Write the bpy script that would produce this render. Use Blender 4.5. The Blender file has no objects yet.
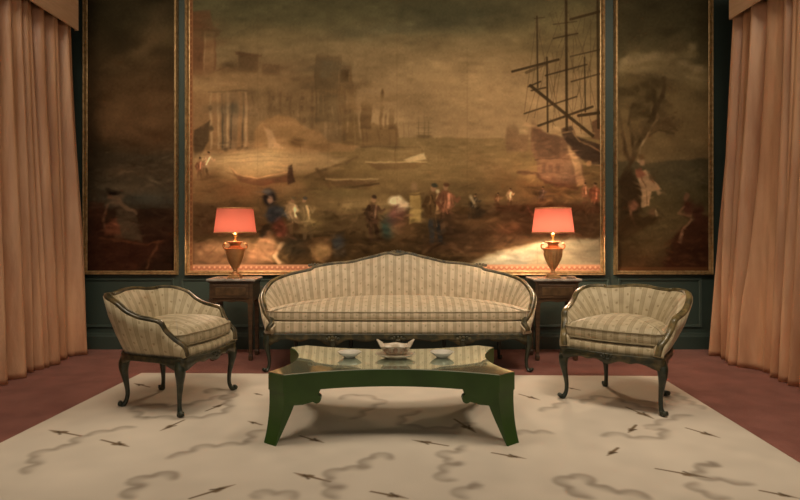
import bpy, bmesh, math, random
import numpy as np
from mathutils import Vector, Matrix

random.seed(7)
rng = np.random.default_rng(11)
S = bpy.context.scene
C = S.collection
PI = math.pi
CAM_H, F, VX, VY = 1.08, 600.0, 395.0, 232.0      # camera height, focal length and vanishing point (px of an 800x500 frame)

# ------------------------------------------------------------------ helpers
def lin(c):
    c = np.asarray(c, float) / 255.0
    return np.where(c <= 0.04045, c / 12.92, ((c + 0.055) / 1.055) ** 2.4)

def link(name, me, mat=None, parent=None):
    o = bpy.data.objects.new(name, me)
    C.objects.link(o)
    if mat is not None and len(me.materials) == 0:
        me.materials.append(mat)
    if parent is not None:
        o.parent = parent
    return o

def finish(bm, name, smooth=True, doubles=1e-5):
    if doubles:
        bmesh.ops.remove_doubles(bm, verts=bm.verts, dist=doubles)
    bmesh.ops.recalc_face_normals(bm, faces=bm.faces)
    for f in bm.faces:
        f.smooth = smooth
    me = bpy.data.meshes.new(name)
    bm.to_mesh(me)
    bm.free()
    return me

def thing(name, label, cat, loc=(0, 0, 0), rz=0.0, group=None):
    o = bpy.data.objects.new(name, None)
    o.empty_display_size = 0.1
    C.objects.link(o)
    o.location = loc
    o.rotation_euler = (0, 0, rz)
    return tag(o, label, cat, group)

def tag(o, label, cat, group=None):
    o['label'] = label
    o['category'] = cat
    if group:
        o['group'] = group
    return o

def struct(o):
    o['kind'] = 'structure'
    return o

def add_grid(bm, P, UV=None, close_u=False, cap0=False, cap1=False):
    """P[i][j] points -> quads; close_u closes j."""
    uvl = bm.loops.layers.uv.verify()
    ni, nj = len(P), len(P[0])
    V = [[bm.verts.new(P[i][j]) for j in range(nj)] for i in range(ni)]
    jr = nj if close_u else nj - 1
    for i in range(ni - 1):
        for j in range(jr):
            j2 = (j + 1) % nj
            try:
                f = bm.faces.new((V[i][j], V[i][j2], V[i + 1][j2], V[i + 1][j]))
            except ValueError:
                continue
            if UV is not None:
                for lp, (a, b) in zip(f.loops, ((i, j), (i, j2), (i + 1, j2), (i + 1, j))):
                    lp[uvl].uv = UV[a][b]
    for flag, row in ((cap0, 0), (cap1, ni - 1)):
        if flag:
            try:
                f = bm.faces.new(V[row])
                if UV is not None:
                    for lp, j in zip(f.loops, range(nj)):
                        lp[uvl].uv = UV[row][j]
            except ValueError:
                pass
    return V

def add_box(bm, x0, x1, y0, y1, z0, z1, bev=0.0, seg=2):
    M = Matrix.Translation(((x0 + x1) / 2, (y0 + y1) / 2, (z0 + z1) / 2)) @ Matrix.Diagonal((x1 - x0, y1 - y0, z1 - z0, 1))
    r = bmesh.ops.create_cube(bm, size=1.0, matrix=M)
    if bev > 0:
        es = list({e for v in r['verts'] for e in v.link_edges})
        bmesh.ops.bevel(bm, geom=es, offset=bev, segments=seg, affect='EDGES', profile=0.5)

def box_obj(name, mat, parent, *a, bev=0.0, smooth=False):
    bm = bmesh.new()
    add_box(bm, *a, bev=bev)
    return link(name, finish(bm, name, smooth, 0), mat, parent)

def add_tube(bm, path, rad, n=10, caps=True, side=None):
    """path: list of 3d points, rad: number, list or list of (r_side, r_up); side: optional list of side vectors"""
    path = [Vector(p) for p in path]
    N = len(path)
    rows = []
    prev = None
    for i, p in enumerate(path):
        t = (path[min(i + 1, N - 1)] - path[max(i - 1, 0)]).normalized()
        if side is not None:
            s = Vector(side[i])
            s = (s - t * s.dot(t))
        elif prev is None:
            a = Vector((0, 0, 1)) if abs(t.z) < 0.9 else Vector((1, 0, 0))
            s = a.cross(t)
        else:
            s = prev - t * prev.dot(t)
        s.normalize()
        prev = s
        u = t.cross(s).normalized()
        r = rad[i] if isinstance(rad, (list, tuple)) else rad
        rs, ru = r if isinstance(r, (list, tuple)) else (r, r)
        rows.append([p + s * (rs * math.cos(2 * PI * k / n)) + u * (ru * math.sin(2 * PI * k / n)) for k in range(n)])
    add_grid(bm, rows, close_u=True, cap0=caps, cap1=caps)

def tube_obj(name, mat, parent, path, rad, n=10, side=None):
    bm = bmesh.new()
    add_tube(bm, path, rad, n, side=side)
    return link(name, finish(bm, name), mat, parent)

def add_lathe(bm, prof, n=32, mod=None, c=(0, 0, 0), sx=1.0, sy=1.0):
    rows = []
    for k, (r, z) in enumerate(prof):
        row = []
        for j in range(n):
            a = 2 * PI * j / n
            q = r * (mod(a, k) if mod else 1.0)
            row.append((c[0] + sx * q * math.cos(a), c[1] + sy * q * math.sin(a), c[2] + z))
        rows.append(row)
    add_grid(bm, rows, close_u=True, cap0=True, cap1=True)

def lathe_obj(name, mat, parent, prof, n=32, mod=None, c=(0, 0, 0), sx=1.0, sy=1.0, smooth=True):
    bm = bmesh.new()
    add_lathe(bm, prof, n, mod, c, sx, sy)
    return link(name, finish(bm, name, smooth), mat, parent)

def add_prism(bm, poly, z0, z1):
    b = [bm.verts.new((x, y, z0)) for x, y in poly]
    t = [bm.verts.new((x, y, z1)) for x, y in poly]
    n = len(poly)
    bm.faces.new(t)
    bm.faces.new(b[::-1])
    for i in range(n):
        bm.faces.new((b[i], b[(i + 1) % n], t[(i + 1) % n], t[i]))

def crom(pts, per=8):
    """Catmull-Rom through rows of numbers"""
    P = np.asarray(pts, float)
    Q = np.vstack([2 * P[0] - P[1], P, 2 * P[-1] - P[-2]])
    out = []
    for i in range(1, len(Q) - 2):
        p0, p1, p2, p3 = Q[i - 1], Q[i], Q[i + 1], Q[i + 2]
        for k in range(per):
            t = k / per
            out.append(0.5 * ((2 * p1) + (-p0 + p2) * t + (2 * p0 - 5 * p1 + 4 * p2 - p3) * t * t + (-p0 + 3 * p1 - 3 * p2 + p3) * t ** 3))
    out.append(P[-1])
    return np.array(out)

# ------------------------------------------------------------------ materials
def new_mat(name):
    m = bpy.data.materials.new(name)
    m.use_nodes = True
    nt = m.node_tree
    b = nt.nodes['Principled BSDF']
    return m, nt, b

def rgba(c):
    return (c[0], c[1], c[2], 1.0)

def noise_mat(name, c1, c2, scale=8.0, rough=0.5, metallic=0.0, bump=0.0, stretch=(1, 1, 1), detail=4, lo=0.35, hi=0.65, sheen=0.0, spec=0.5, bscale=None, coat=0.0):
    m, nt, b = new_mat(name)
    tc = nt.nodes.new('ShaderNodeTexCoord')
    mp = nt.nodes.new('ShaderNodeMapping')
    mp.inputs['Scale'].default_value = stretch
    nz = nt.nodes.new('ShaderNodeTexNoise')
    nz.inputs['Scale'].default_value = scale
    nz.inputs['Detail'].default_value = detail
    cr = nt.nodes.new('ShaderNodeValToRGB')
    cr.color_ramp.elements[0].position = lo
    cr.color_ramp.elements[1].position = hi
    cr.color_ramp.elements[0].color = rgba(c1)
    cr.color_ramp.elements[1].color = rgba(c2)
    L = nt.links.new
    L(tc.outputs['Object'], mp.inputs['Vector'])
    L(mp.outputs['Vector'], nz.inputs['Vector'])
    L(nz.outputs['Fac'], cr.inputs['Fac'])
    L(cr.outputs['Color'], b.inputs['Base Color'])
    b.inputs['Roughness'].default_value = rough
    b.inputs['Metallic'].default_value = metallic
    b.inputs['Specular IOR Level'].default_value = spec
    b.inputs['Sheen Weight'].default_value = sheen
    b.inputs['Coat Weight'].default_value = coat
    if bump:
        n2 = nz
        if bscale:
            n2 = nt.nodes.new('ShaderNodeTexNoise')
            n2.inputs['Scale'].default_value = bscale
            n2.inputs['Detail'].default_value = 3
            L(mp.outputs['Vector'], n2.inputs['Vector'])
        bp = nt.nodes.new('ShaderNodeBump')
        bp.inputs['Strength'].default_value = bump
        bp.inputs['Distance'].default_value = 0.01
        L(n2.outputs['Fac'], bp.inputs['Height'])
        L(bp.outputs['Normal'], b.inputs['Normal'])
    return m

def stripe_mat(name, period, cream, beige, line, sprig):
    """woven stripes along V, with little flower sprigs, from the mesh's UV in metres"""
    m, nt, b = new_mat(name)
    L = nt.links.new
    uv = nt.nodes.new('ShaderNodeUVMap')
    sep = nt.nodes.new('ShaderNodeSeparateXYZ')
    L(uv.outputs['UV'], sep.inputs[0])
    def math_node(op, a, b_=None):
        n = nt.nodes.new('ShaderNodeMath')
        n.operation = op
        for k, v in enumerate((a, b_)):
            if v is None:
                continue
            if isinstance(v, (int, float)):
                n.inputs[k].default_value = v
            else:
                L(v, n.inputs[k])
        return n.outputs[0]
    us = math_node('DIVIDE', sep.outputs['X'], period)
    fu = math_node('FRACT', us)
    cr = nt.nodes.new('ShaderNodeValToRGB')
    e = cr.color_ramp.elements
    stops = [(0.0, cream), (0.40, cream), (0.43, line), (0.48, line), (0.50, beige), (0.60, beige), (0.62, line), (0.66, beige), (0.74, beige), (0.76, line), (0.81, line), (0.84, cream), (1.0, cream)]
    e[0].position, e[0].color = stops[0][0], rgba(stops[0][1])
    e[1].position, e[1].color = stops[-1][0], rgba(stops[-1][1])
    for p, c in stops[1:-1]:
        q = e.new(p)
        q.color = rgba(c)
    L(fu, cr.inputs['Fac'])
    # sprigs: a small flower in each cream stripe, alternate rows shifted
    ku = math_node('FLOOR', us)
    half = math_node('MULTIPLY', ku, 0.5)
    vs = math_node('DIVIDE', sep.outputs['Y'], period * 1.35)
    vv = math_node('FRACT', math_node('ADD', vs, half))
    du = math_node('SUBTRACT', fu, 0.2)
    dv = math_node('MULTIPLY', math_node('SUBTRACT', vv, 0.5), 1.35)
    nz = nt.nodes.new('ShaderNodeTexNoise')
    nz.inputs['Scale'].default_value = 90.0
    L(uv.outputs['UV'], nz.inputs['Vector'])
    rr = math_node('SQRT', math_node('ADD', math_node('MULTIPLY', du, du), math_node('MULTIPLY', dv, dv)))
    rr2 = math_node('ADD', rr, math_node('MULTIPLY', math_node('SUBTRACT', nz.outputs['Fac'], 0.5), 0.22))
    fm = math_node('LESS_THAN', rr2, 0.12)
    mx = nt.nodes.new('ShaderNodeMix')
    mx.data_type = 'RGBA'
    L(math_node('MULTIPLY', fm, 0.75), mx.inputs['Factor'])
    L(cr.outputs['Color'], mx.inputs[6])
    mx.inputs[7].default_value = rgba(sprig)
    # wear
    n2 = nt.nodes.new('ShaderNodeTexNoise')
    n2.inputs['Scale'].default_value = 14.0
    n2.inputs['Detail'].default_value = 5
    L(uv.outputs['UV'], n2.inputs['Vector'])
    m2 = nt.nodes.new('ShaderNodeMix')
    m2.data_type = 'RGBA'
    m2.blend_type = 'MULTIPLY'
    m2.inputs['Factor'].default_value = 0.45
    L(mx.outputs[2], m2.inputs[6])
    r2 = nt.nodes.new('ShaderNodeValToRGB')
    r2.color_ramp.elements[0].position = 0.3
    r2.color_ramp.elements[0].color = (0.55, 0.5, 0.42, 1)
    r2.color_ramp.elements[1].position = 0.6
    r2.color_ramp.elements[1].color = (1, 1, 1, 1)
    L(n2.outputs['Fac'], r2.inputs['Fac'])
    L(r2.outputs['Color'], m2.inputs[7])
    L(m2.outputs[2], b.inputs['Base Color'])
    bp = nt.nodes.new('ShaderNodeBump')
    bp.inputs['Strength'].default_value = 0.25
    bp.inputs['Distance'].default_value = 0.006
    L(n2.outputs['Fac'], bp.inputs['Height'])
    L(bp.outputs['Normal'], b.inputs['Normal'])
    b.inputs['Roughness'].default_value = 0.6
    b.inputs['Sheen Weight'].default_value = 0.15
    return m

def attr_mat(name, rough=0.8, spec=0.2, bump=0.0, bscale=300.0):
    m, nt, b = new_mat(name)
    a = nt.nodes.new('ShaderNodeAttribute')
    a.attribute_name = 'paint'
    nt.links.new(a.outputs['Color'], b.inputs['Base Color'])
    b.inputs['Roughness'].default_value = rough
    b.inputs['Specular IOR Level'].default_value = spec
    if bump:
        tc = nt.nodes.new('ShaderNodeTexCoord')
        nz = nt.nodes.new('ShaderNodeTexNoise')
        nz.inputs['Scale'].default_value = bscale
        bp = nt.nodes.new('ShaderNodeBump')
        bp.inputs['Strength'].default_value = bump
        bp.inputs['Distance'].default_value = 0.004
        nt.links.new(tc.outputs['Object'], nz.inputs['Vector'])
        nt.links.new(nz.outputs['Fac'], bp.inputs['Height'])
        nt.links.new(bp.outputs['Normal'], b.inputs['Normal'])
    return m

M = {}
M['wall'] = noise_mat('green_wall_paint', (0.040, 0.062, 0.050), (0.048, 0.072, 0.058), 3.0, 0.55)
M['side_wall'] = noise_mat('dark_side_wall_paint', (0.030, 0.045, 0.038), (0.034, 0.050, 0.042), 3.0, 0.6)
M['ceiling'] = noise_mat('ceiling_paint', (0.20, 0.17, 0.13), (0.23, 0.20, 0.15), 2.0, 0.8)
M['carpet'] = noise_mat('rose_carpet', (0.20, 0.070, 0.050), (0.28, 0.105, 0.078), 5.0, 0.95, bump=0.5, bscale=220.0, detail=8, spec=0.05, sheen=0.2)
M['gold'] = noise_mat('gilded_moulding', (0.32, 0.20, 0.085), (0.54, 0.36, 0.17), 30.0, 0.42, metallic=0.6)
M['wood_green'] = noise_mat('antique_green_painted_wood', (0.028, 0.030, 0.016), (0.13, 0.10, 0.04), 22.0, 0.35, detail=6, lo=0.45, hi=0.75, bump=0.2)
M['leg_green'] = noise_mat('dark_green_painted_legs', (0.018, 0.026, 0.016), (0.055, 0.055, 0.028), 25.0, 0.32, detail=5, lo=0.45, hi=0.75)
M['rail_gold'] = noise_mat('worn_gilt_green_rail', (0.05, 0.045, 0.02), (0.30, 0.22, 0.09), 18.0, 0.32, detail=5, lo=0.35, hi=0.7)
M['rail_dark'] = noise_mat('worn_brown_green_rail', (0.035, 0.032, 0.016), (0.16, 0.11, 0.045), 18.0, 0.32, detail=5, lo=0.4, hi=0.75)
M['lacquer'] = noise_mat('green_lacquer', (0.026, 0.066, 0.008), (0.036, 0.088, 0.012), 6.0, 0.30, detail=5)
M['walnut'] = noise_mat('dark_walnut', (0.045, 0.024, 0.012), (0.11, 0.060, 0.028), 6.0, 0.38, stretch=(1, 1, 6), detail=6)
M['walnut_panel'] = noise_mat('walnut_burr_panel', (0.060, 0.034, 0.016), (0.15, 0.085, 0.038), 14.0, 0.35, detail=8)
M['marble'] = noise_mat('grey_marble', (0.24, 0.21, 0.18), (0.48, 0.43, 0.37), 12.0, 0.22, detail=8)
M['urn_copper'] = noise_mat('copper_bronze_urn', (0.40, 0.20, 0.08), (0.58, 0.32, 0.13), 10.0, 0.38, metallic=0.55)
M['urn_gilt'] = noise_mat('gilded_fluted_urn', (0.42, 0.22, 0.09), (0.62, 0.36, 0.15), 14.0, 0.42, metallic=0.45)
M['trim_gold'] = noise_mat('shade_gold_braid', (0.40, 0.24, 0.08), (0.55, 0.35, 0.12), 60.0, 0.5, metallic=0.4)
M['china'] = noise_mat('ivory_porcelain', (0.48, 0.38, 0.26), (0.66, 0.58, 0.45), 25.0, 0.25)
M['relief'] = noise_mat('rose_brown_relief', (0.36, 0.21, 0.13), (0.54, 0.37, 0.25), 40.0, 0.35)
M['white_china'] = noise_mat('white_porcelain', (0.58, 0.54, 0.45), (0.64, 0.60, 0.52), 10.0, 0.2)
M['valance'] = noise_mat('peach_pelmet_fabric', (0.58, 0.36, 0.21), (0.64, 0.41, 0.25), 6.0, 0.7, stretch=(1, 1, 8), bump=0.05)
M['brass'] = noise_mat('brass', (0.5, 0.33, 0.12), (0.6, 0.42, 0.17), 20.0, 0.3, metallic=0.9)
M['fabric_sofa'] = stripe_mat('striped_silk_sofa', 0.066, (0.62, 0.50, 0.34), (0.47, 0.37, 0.24), (0.40, 0.32, 0.19), (0.36, 0.30, 0.17))
M['fabric_chair'] = stripe_mat('striped_silk_chair', 0.070, (0.60, 0.50, 0.32), (0.48, 0.385, 0.235), (0.42, 0.335, 0.19), (0.34, 0.25, 0.13))
M['piping'] = noise_mat('beige_piping', (0.30, 0.24, 0.14), (0.40, 0.33, 0.20), 40.0, 0.7)
M['canvas'] = attr_mat('painted_canvas', 0.75, 0.06, 0.12, 120.0)
M['rug'] = attr_mat('painted_wool_rug', 0.95, 0.05, 0.35, 260.0)

def curtain_mat():
    m, nt, b = new_mat('peach_silk_taffeta')
    L = nt.links.new
    tc = nt.nodes.new('ShaderNodeTexCoord')
    mp = nt.nodes.new('ShaderNodeMapping')
    mp.inputs['Scale'].default_value = (1, 1, 0.12)
    nz = nt.nodes.new('ShaderNodeTexNoise')
    nz.inputs['Scale'].default_value = 9.0
    nz.inputs['Detail'].default_value = 6
    cr = nt.nodes.new('ShaderNodeValToRGB')
    cr.color_ramp.elements[0].position = 0.3
    cr.color_ramp.elements[0].color = (0.48, 0.245, 0.135, 1)
    cr.color_ramp.elements[1].position = 0.7
    cr.color_ramp.elements[1].color = (0.74, 0.45, 0.27, 1)
    n2 = nt.nodes.new('ShaderNodeTexNoise')
    n2.inputs['Scale'].default_value = 14.0
    n2.inputs['Detail'].default_value = 4
    bp = nt.nodes.new('ShaderNodeBump')
    bp.inputs['Strength'].default_value = 0.6
    bp.inputs['Distance'].default_value = 0.02
    mp2 = nt.nodes.new('ShaderNodeMapping')
    mp2.inputs['Scale'].default_value = (1, 1, 0.35)
    L(tc.outputs['Object'], mp.inputs['Vector'])
    L(mp.outputs['Vector'], nz.inputs['Vector'])
    L(nz.outputs['Fac'], cr.inputs['Fac'])
    L(cr.outputs['Color'], b.inputs['Base Color'])
    L(tc.outputs['Object'], mp2.inputs['Vector'])
    L(mp2.outputs['Vector'], n2.inputs['Vector'])
    L(n2.outputs['Fac'], bp.inputs['Height'])
    L(bp.outputs['Normal'], b.inputs['Normal'])
    b.inputs['Roughness'].default_value = 0.38
    b.inputs['Specular IOR Level'].default_value = 0.55
    return m
M['curtain'] = curtain_mat()

def shade_mat():
    m = bpy.data.materials.new('salmon_silk_shade')
    m.use_nodes = True
    nt = m.node_tree
    nt.nodes.clear()
    L = nt.links.new
    out = nt.nodes.new('ShaderNodeOutputMaterial')
    d = nt.nodes.new('ShaderNodeBsdfDiffuse')
    t = nt.nodes.new('ShaderNodeBsdfTranslucent')
    mx = nt.nodes.new('ShaderNodeMixShader')
    d.inputs['Color'].default_value = (0.62, 0.20, 0.14, 1)
    t.inputs['Color'].default_value = (0.115, 0.0285, 0.021, 1)
    mx.inputs[0].default_value = 0.42
    L(d.outputs[0], mx.inputs[1])
    L(t.outputs[0], mx.inputs[2])
    L(mx.outputs[0], out.inputs[0])
    return m
M['shade'] = shade_mat()

def bulb_mat(strength):
    m = bpy.data.materials.new('lit_bulb')
    m.use_nodes = True
    nt = m.node_tree
    nt.nodes.clear()
    out = nt.nodes.new('ShaderNodeOutputMaterial')
    e = nt.nodes.new('ShaderNodeEmission')
    e.inputs['Color'].default_value = (1.0, 0.78, 0.52, 1)
    e.inputs['Strength'].default_value = strength
    nt.links.new(e.outputs[0], out.inputs[0])
    return m

def glass_top_mat():
    m = bpy.data.materials.new('silvered_green_glass')
    m.use_nodes = True
    nt = m.node_tree
    nt.nodes.clear()
    L = nt.links.new
    out = nt.nodes.new('ShaderNodeOutputMaterial')
    d = nt.nodes.new('ShaderNodeBsdfDiffuse')
    g = nt.nodes.new('ShaderNodeBsdfGlossy')
    mx = nt.nodes.new('ShaderNodeMixShader')
    d.inputs['Color'].default_value = (0.16, 0.21, 0.15, 1)
    g.inputs['Color'].default_value = (0.92, 0.97, 0.90, 1)
    g.inputs['Roughness'].default_value = 0.03
    mx.inputs[0].default_value = 0.74
    L(d.outputs[0], mx.inputs[1])
    L(g.outputs[0], mx.inputs[2])
    L(mx.outputs[0], out.inputs[0])
    return m
M['glass_top'] = glass_top_mat()

# ------------------------------------------------------------------ little paint program for the pictures and the rug
class Canvas:
    def __init__(s, x0, y0, x1, y1, res):
        s.x0, s.y0, s.x1, s.y1, s.res = x0, y0, x1, y1, res
        s.W, s.H = int((x1 - x0) * res) + 1, int((y1 - y0) * res) + 1
        s.X = np.linspace(x0, x1, s.W)[None, :].repeat(s.H, 0)
        s.Y = np.linspace(y0, y1, s.H)[:, None].repeat(s.W, 1)
        s.A = np.zeros((s.H, s.W, 3))
    def box(s, xa, ya, xb, yb):
        fx, fy = (s.W - 1) / (s.x1 - s.x0), (s.H - 1) / (s.y1 - s.y0)
        i0, i1 = max(0, int((xa - s.x0) * fx)), min(s.W, int((xb - s.x0) * fx) + 2)
        j0, j1 = max(0, int((ya - s.y0) * fy)), min(s.H, int((yb - s.y0) * fy) + 2)
        return slice(j0, max(j0, j1)), slice(i0, max(i0, i1))
    def put(s, sl, mask, col):
        m = mask[..., None]
        s.A[sl] = s.A[sl] * (1 - m) + np.asarray(col, float) * m
    def vgrad(s, stops, xa=None, xb=None):
        ys = [p for p, _ in stops]
        for k in range(3):
            s.A[..., k] = np.interp(s.Y, ys, [c[k] for _, c in stops])
    def blob(s, cx, cy, rx, ry, col, a=1.0, soft=0.5, rot=0.0):
        R = max(rx, ry) * (1 + soft) + 1
        sl = s.box(cx - R, cy - R, cx + R, cy + R)
        x, y = s.X[sl] - cx, s.Y[sl] - cy
        ca, sa = math.cos(rot), math.sin(rot)
        d = np.sqrt(((x * ca + y * sa) / rx) ** 2 + ((-x * sa + y * ca) / ry) ** 2)
        s.put(sl, a * np.clip((1 + soft - d) / (2 * soft + 1e-6), 0, 1) ** 1.3, col)
    def line(s, pts, w, col, a=1.0, soft=0.6):
        for (ax, ay), (bx, by) in zip(pts[:-1], pts[1:]):
            R = w + soft + 1
            sl = s.box(min(ax, bx) - R, min(ay, by) - R, max(ax, bx) + R, max(ay, by) + R)
            x, y = s.X[sl], s.Y[sl]
            dx, dy = bx - ax, by - ay
            t = np.clip(((x - ax) * dx + (y - ay) * dy) / (dx * dx + dy * dy + 1e-9), 0, 1)
            d = np.hypot(x - ax - t * dx, y - ay - t * dy)
            s.put(sl, a * np.clip((w / 2 + soft - d) / (2 * soft), 0, 1), col)
    def poly(s, pts, col, a=1.0, soft=0.7):
        xs, ys = [p[0] for p in pts], [p[1] for p in pts]
        R = soft + 1
        sl = s.box(min(xs) - R, min(ys) - R, max(xs) + R, max(ys) + R)
        x, y = s.X[sl], s.Y[sl]
        ins = np.zeros(x.shape, bool)
        dist = np.full(x.shape, 1e9)
        n = len(pts)
        for i in range(n):
            (ax, ay), (bx, by) = pts[i], pts[(i + 1) % n]
            dx, dy = bx - ax, by - ay
            if ay != by:
                c = ((ay > y) != (by > y)) & (x < (bx - ax) * (y - ay) / (by - ay) + ax)
                ins ^= c
            t = np.clip(((x - ax) * dx + (y - ay) * dy) / (dx * dx + dy * dy + 1e-9), 0, 1)
            dist = np.minimum(dist, np.hypot(x - ax - t * dx, y - ay - t * dy))
        sd = np.where(ins, dist, -dist)
        s.put(sl, a * np.clip((sd + soft) / (2 * soft), 0, 1), col)
    def noise(s, cell, amp, sx=1.0, sy=1.0, tint=(1, 1, 1)):
        gx, gy = int((s.x1 - s.x0) / (cell * sx)) + 3, int((s.y1 - s.y0) / (cell * sy)) + 3
        g = rng.normal(0, 1, (gy, gx))
        u, v = (s.X - s.x0) / (cell * sx), (s.Y - s.y0) / (cell * sy)
        i, j = u.astype(int), v.astype(int)
        fu, fv = u - i, v - j
        fu, fv = fu * fu * (3 - 2 * fu), fv * fv * (3 - 2 * fv)
        n = (g[j, i] * (1 - fu) + g[j, i + 1] * fu) * (1 - fv) + (g[j + 1, i] * (1 - fu) + g[j + 1, i + 1] * fu) * fv
        s.A *= (1 + amp * n)[..., None] ** np.asarray(tint, float)
    def field(s, cell):
        gx, gy = int((s.x1 - s.x0) / cell) + 3, int((s.y1 - s.y0) / cell) + 3
        g = rng.normal(0, 1, (gy, gx))
        u, v = (s.X - s.x0) / cell, (s.Y - s.y0) / cell
        i, j = u.astype(int), v.astype(int)
        fu, fv = u - i, v - j
        fu, fv = fu * fu * (3 - 2 * fu), fv * fv * (3 - 2 * fv)
        return (g[j, i] * (1 - fu) + g[j, i + 1] * fu) * (1 - fv) + (g[j + 1, i] * (1 - fu) + g[j + 1, i + 1] * fu) * fv
    def warp(s, cell, amp):
        fx, fy = (s.W - 1) / (s.x1 - s.x0), (s.H - 1) / (s.y1 - s.y0)
        u = np.clip((s.X - s.x0 + amp * s.field(cell)) * fx, 0, s.W - 1.001)
        v = np.clip((s.Y - s.y0 + amp * s.field(cell)) * fy, 0, s.H - 1.001)
        i, j = u.astype(int), v.astype(int)
        fu, fv = (u - i)[..., None], (v - j)[..., None]
        A = s.A
        s.A = (A[j, i] * (1 - fu) + A[j, i + 1] * fu) * (1 - fv) + (A[j + 1, i] * (1 - fu) + A[j + 1, i + 1] * fu) * fv
    def dabs(s, n, xa, ya, xb, yb, lo, hi, rx=(2, 6), ry=(.8, 2), a=.5, ang=.4):
        """brush dabs that lighten or darken what is under them"""
        fx, fy = (s.W - 1) / (s.x1 - s.x0), (s.H - 1) / (s.y1 - s.y0)
        for _ in range(n):
            x, y = rng.uniform(xa, xb), rng.uniform(ya, yb)
            col = s.A[int((y - s.y0) * fy), int((x - s.x0) * fx)] * rng.uniform(lo, hi)
            s.blob(x, y, rng.uniform(*rx), rng.uniform(*ry), col, a, .6, rng.normal(0, ang))
    def linear(s, gain, contrast=1.0, tint=(1, 1, 1)):
        g = s.A.mean(-1, keepdims=True)
        s.A = g + (s.A - g) * .86
        s.A = np.clip(78 + (s.A - 78) * contrast, 4, 255)
        return np.clip(lin(np.clip(s.A, 0, 255)) * gain * np.array(tint), 0.0, 0.92)

def painted_mesh(name, cv, gain, place, contrast=1.0, tint=(1, 1, 1.03)):
    """one vertex per painted dot; place(X, Y) -> 3 arrays"""
    x, y, z = place(cv.X, cv.Y)
    co = np.stack([x, y, z], -1).reshape(-1, 3).astype(np.float32)
    H, W = cv.H, cv.W
    idx = np.arange(H * W).reshape(H, W)
    q = np.stack([idx[1:, :-1], idx[1:, 1:], idx[:-1, 1:], idx[:-1, :-1]], -1).reshape(-1, 4)
    me = bpy.data.meshes.new(name)
    me.vertices.add(len(co))
    me.vertices.foreach_set('co', co.ravel())
    me.loops.add(q.size)
    me.loops.foreach_set('vertex_index', q.ravel().astype(np.int32))
    me.polygons.add(len(q))
    me.polygons.foreach_set('loop_start', (np.arange(len(q)) * 4).astype(np.int32))
    me.update(calc_edges=True)
    at = me.color_attributes.new('paint', 'FLOAT_COLOR', 'POINT')
    c = np.ones((H * W, 4), np.float32)
    c[:, :3] = cv.linear(gain, contrast, tint).reshape(-1, 3)
    at.data.foreach_set('color', c.ravel())
    me.validate()
    return me

# ------------------------------------------------------------------ room shell
WALL_Y = 5.54
WX = 3.12
CEIL = 3.75
bx = box_obj('floor', M['carpet'], None, -WX - 0.1, WX + 0.1, -1.5, WALL_Y + 0.1, -0.1, 0.0)
struct(bx)
struct(box_obj('wall_back', M['wall'], None, -WX - 0.1, WX + 0.1, WALL_Y, WALL_Y + 0.1, 0.0, CEIL))
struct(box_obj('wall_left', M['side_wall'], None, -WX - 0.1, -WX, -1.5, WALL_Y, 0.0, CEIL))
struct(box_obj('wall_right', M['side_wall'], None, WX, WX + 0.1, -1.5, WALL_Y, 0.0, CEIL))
struct(box_obj('ceiling', M['ceiling'], None, -WX - 0.1, WX + 0.1, -1.5, WALL_Y + 0.1, CEIL, CEIL + 0.1))
bm = bmesh.new()
prof = [(0, 0), (0.022, 0), (0.022, 0.115), (0.016, 0.13), (0.012, 0.146), (0, 0.15)]
add_grid(bm, [[(-WX, WALL_Y - d, z) for d, z in prof], [(WX, WALL_Y - d, z) for d, z in prof]], close_u=True, cap0=True, cap1=True)
struct(link('baseboard_back', finish(bm, 'baseboard', False), M['wall']))

def moulding_loop(bm, x0, x1, z0, z1, w, d, yb):
    """rectangular loop of mitred moulding on the back wall, w wide, standing d proud of y = yb"""
    prof = [(0.0, 0.0), (0.0, d * 0.6), (w * 0.18, d), (w * 0.42, d * 0.82), (w * 0.6, d * 0.9), (w * 0.85, d * 0.45), (w, d * 0.4), (w, 0.0)]
    rows = []
    for i, q in prof:
        rows.append([(x0 + i, yb - q, z0 + i), (x1 - i, yb - q, z0 + i), (x1 - i, yb - q, z1 - i), (x0 + i, yb - q, z1 - i)])
    add_grid(bm, rows, close_u=True)

for k, (xa, xb) in enumerate(((-2.92, -2.04), (-1.98, 1.98), (2.06, 2.83))):
    bm = bmesh.new()
    moulding_loop(bm, xa, xb, 0.20, 0.655, 0.028, 0.014, WALL_Y)
    struct(link('trim_%d' % (k + 1), finish(bm, 'dado_panel_moulding', False), M['wall']))

# ------------------------------------------------------------------ pictures on the wall
def px_x(x): return (x - VX) * WALL_Y / F
def px_z(y): return CAM_H - (y - VY) * WALL_Y / F

GAIN = 2.25
YT = -20.0                                # the pictures run on above the edge of the photo

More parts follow.
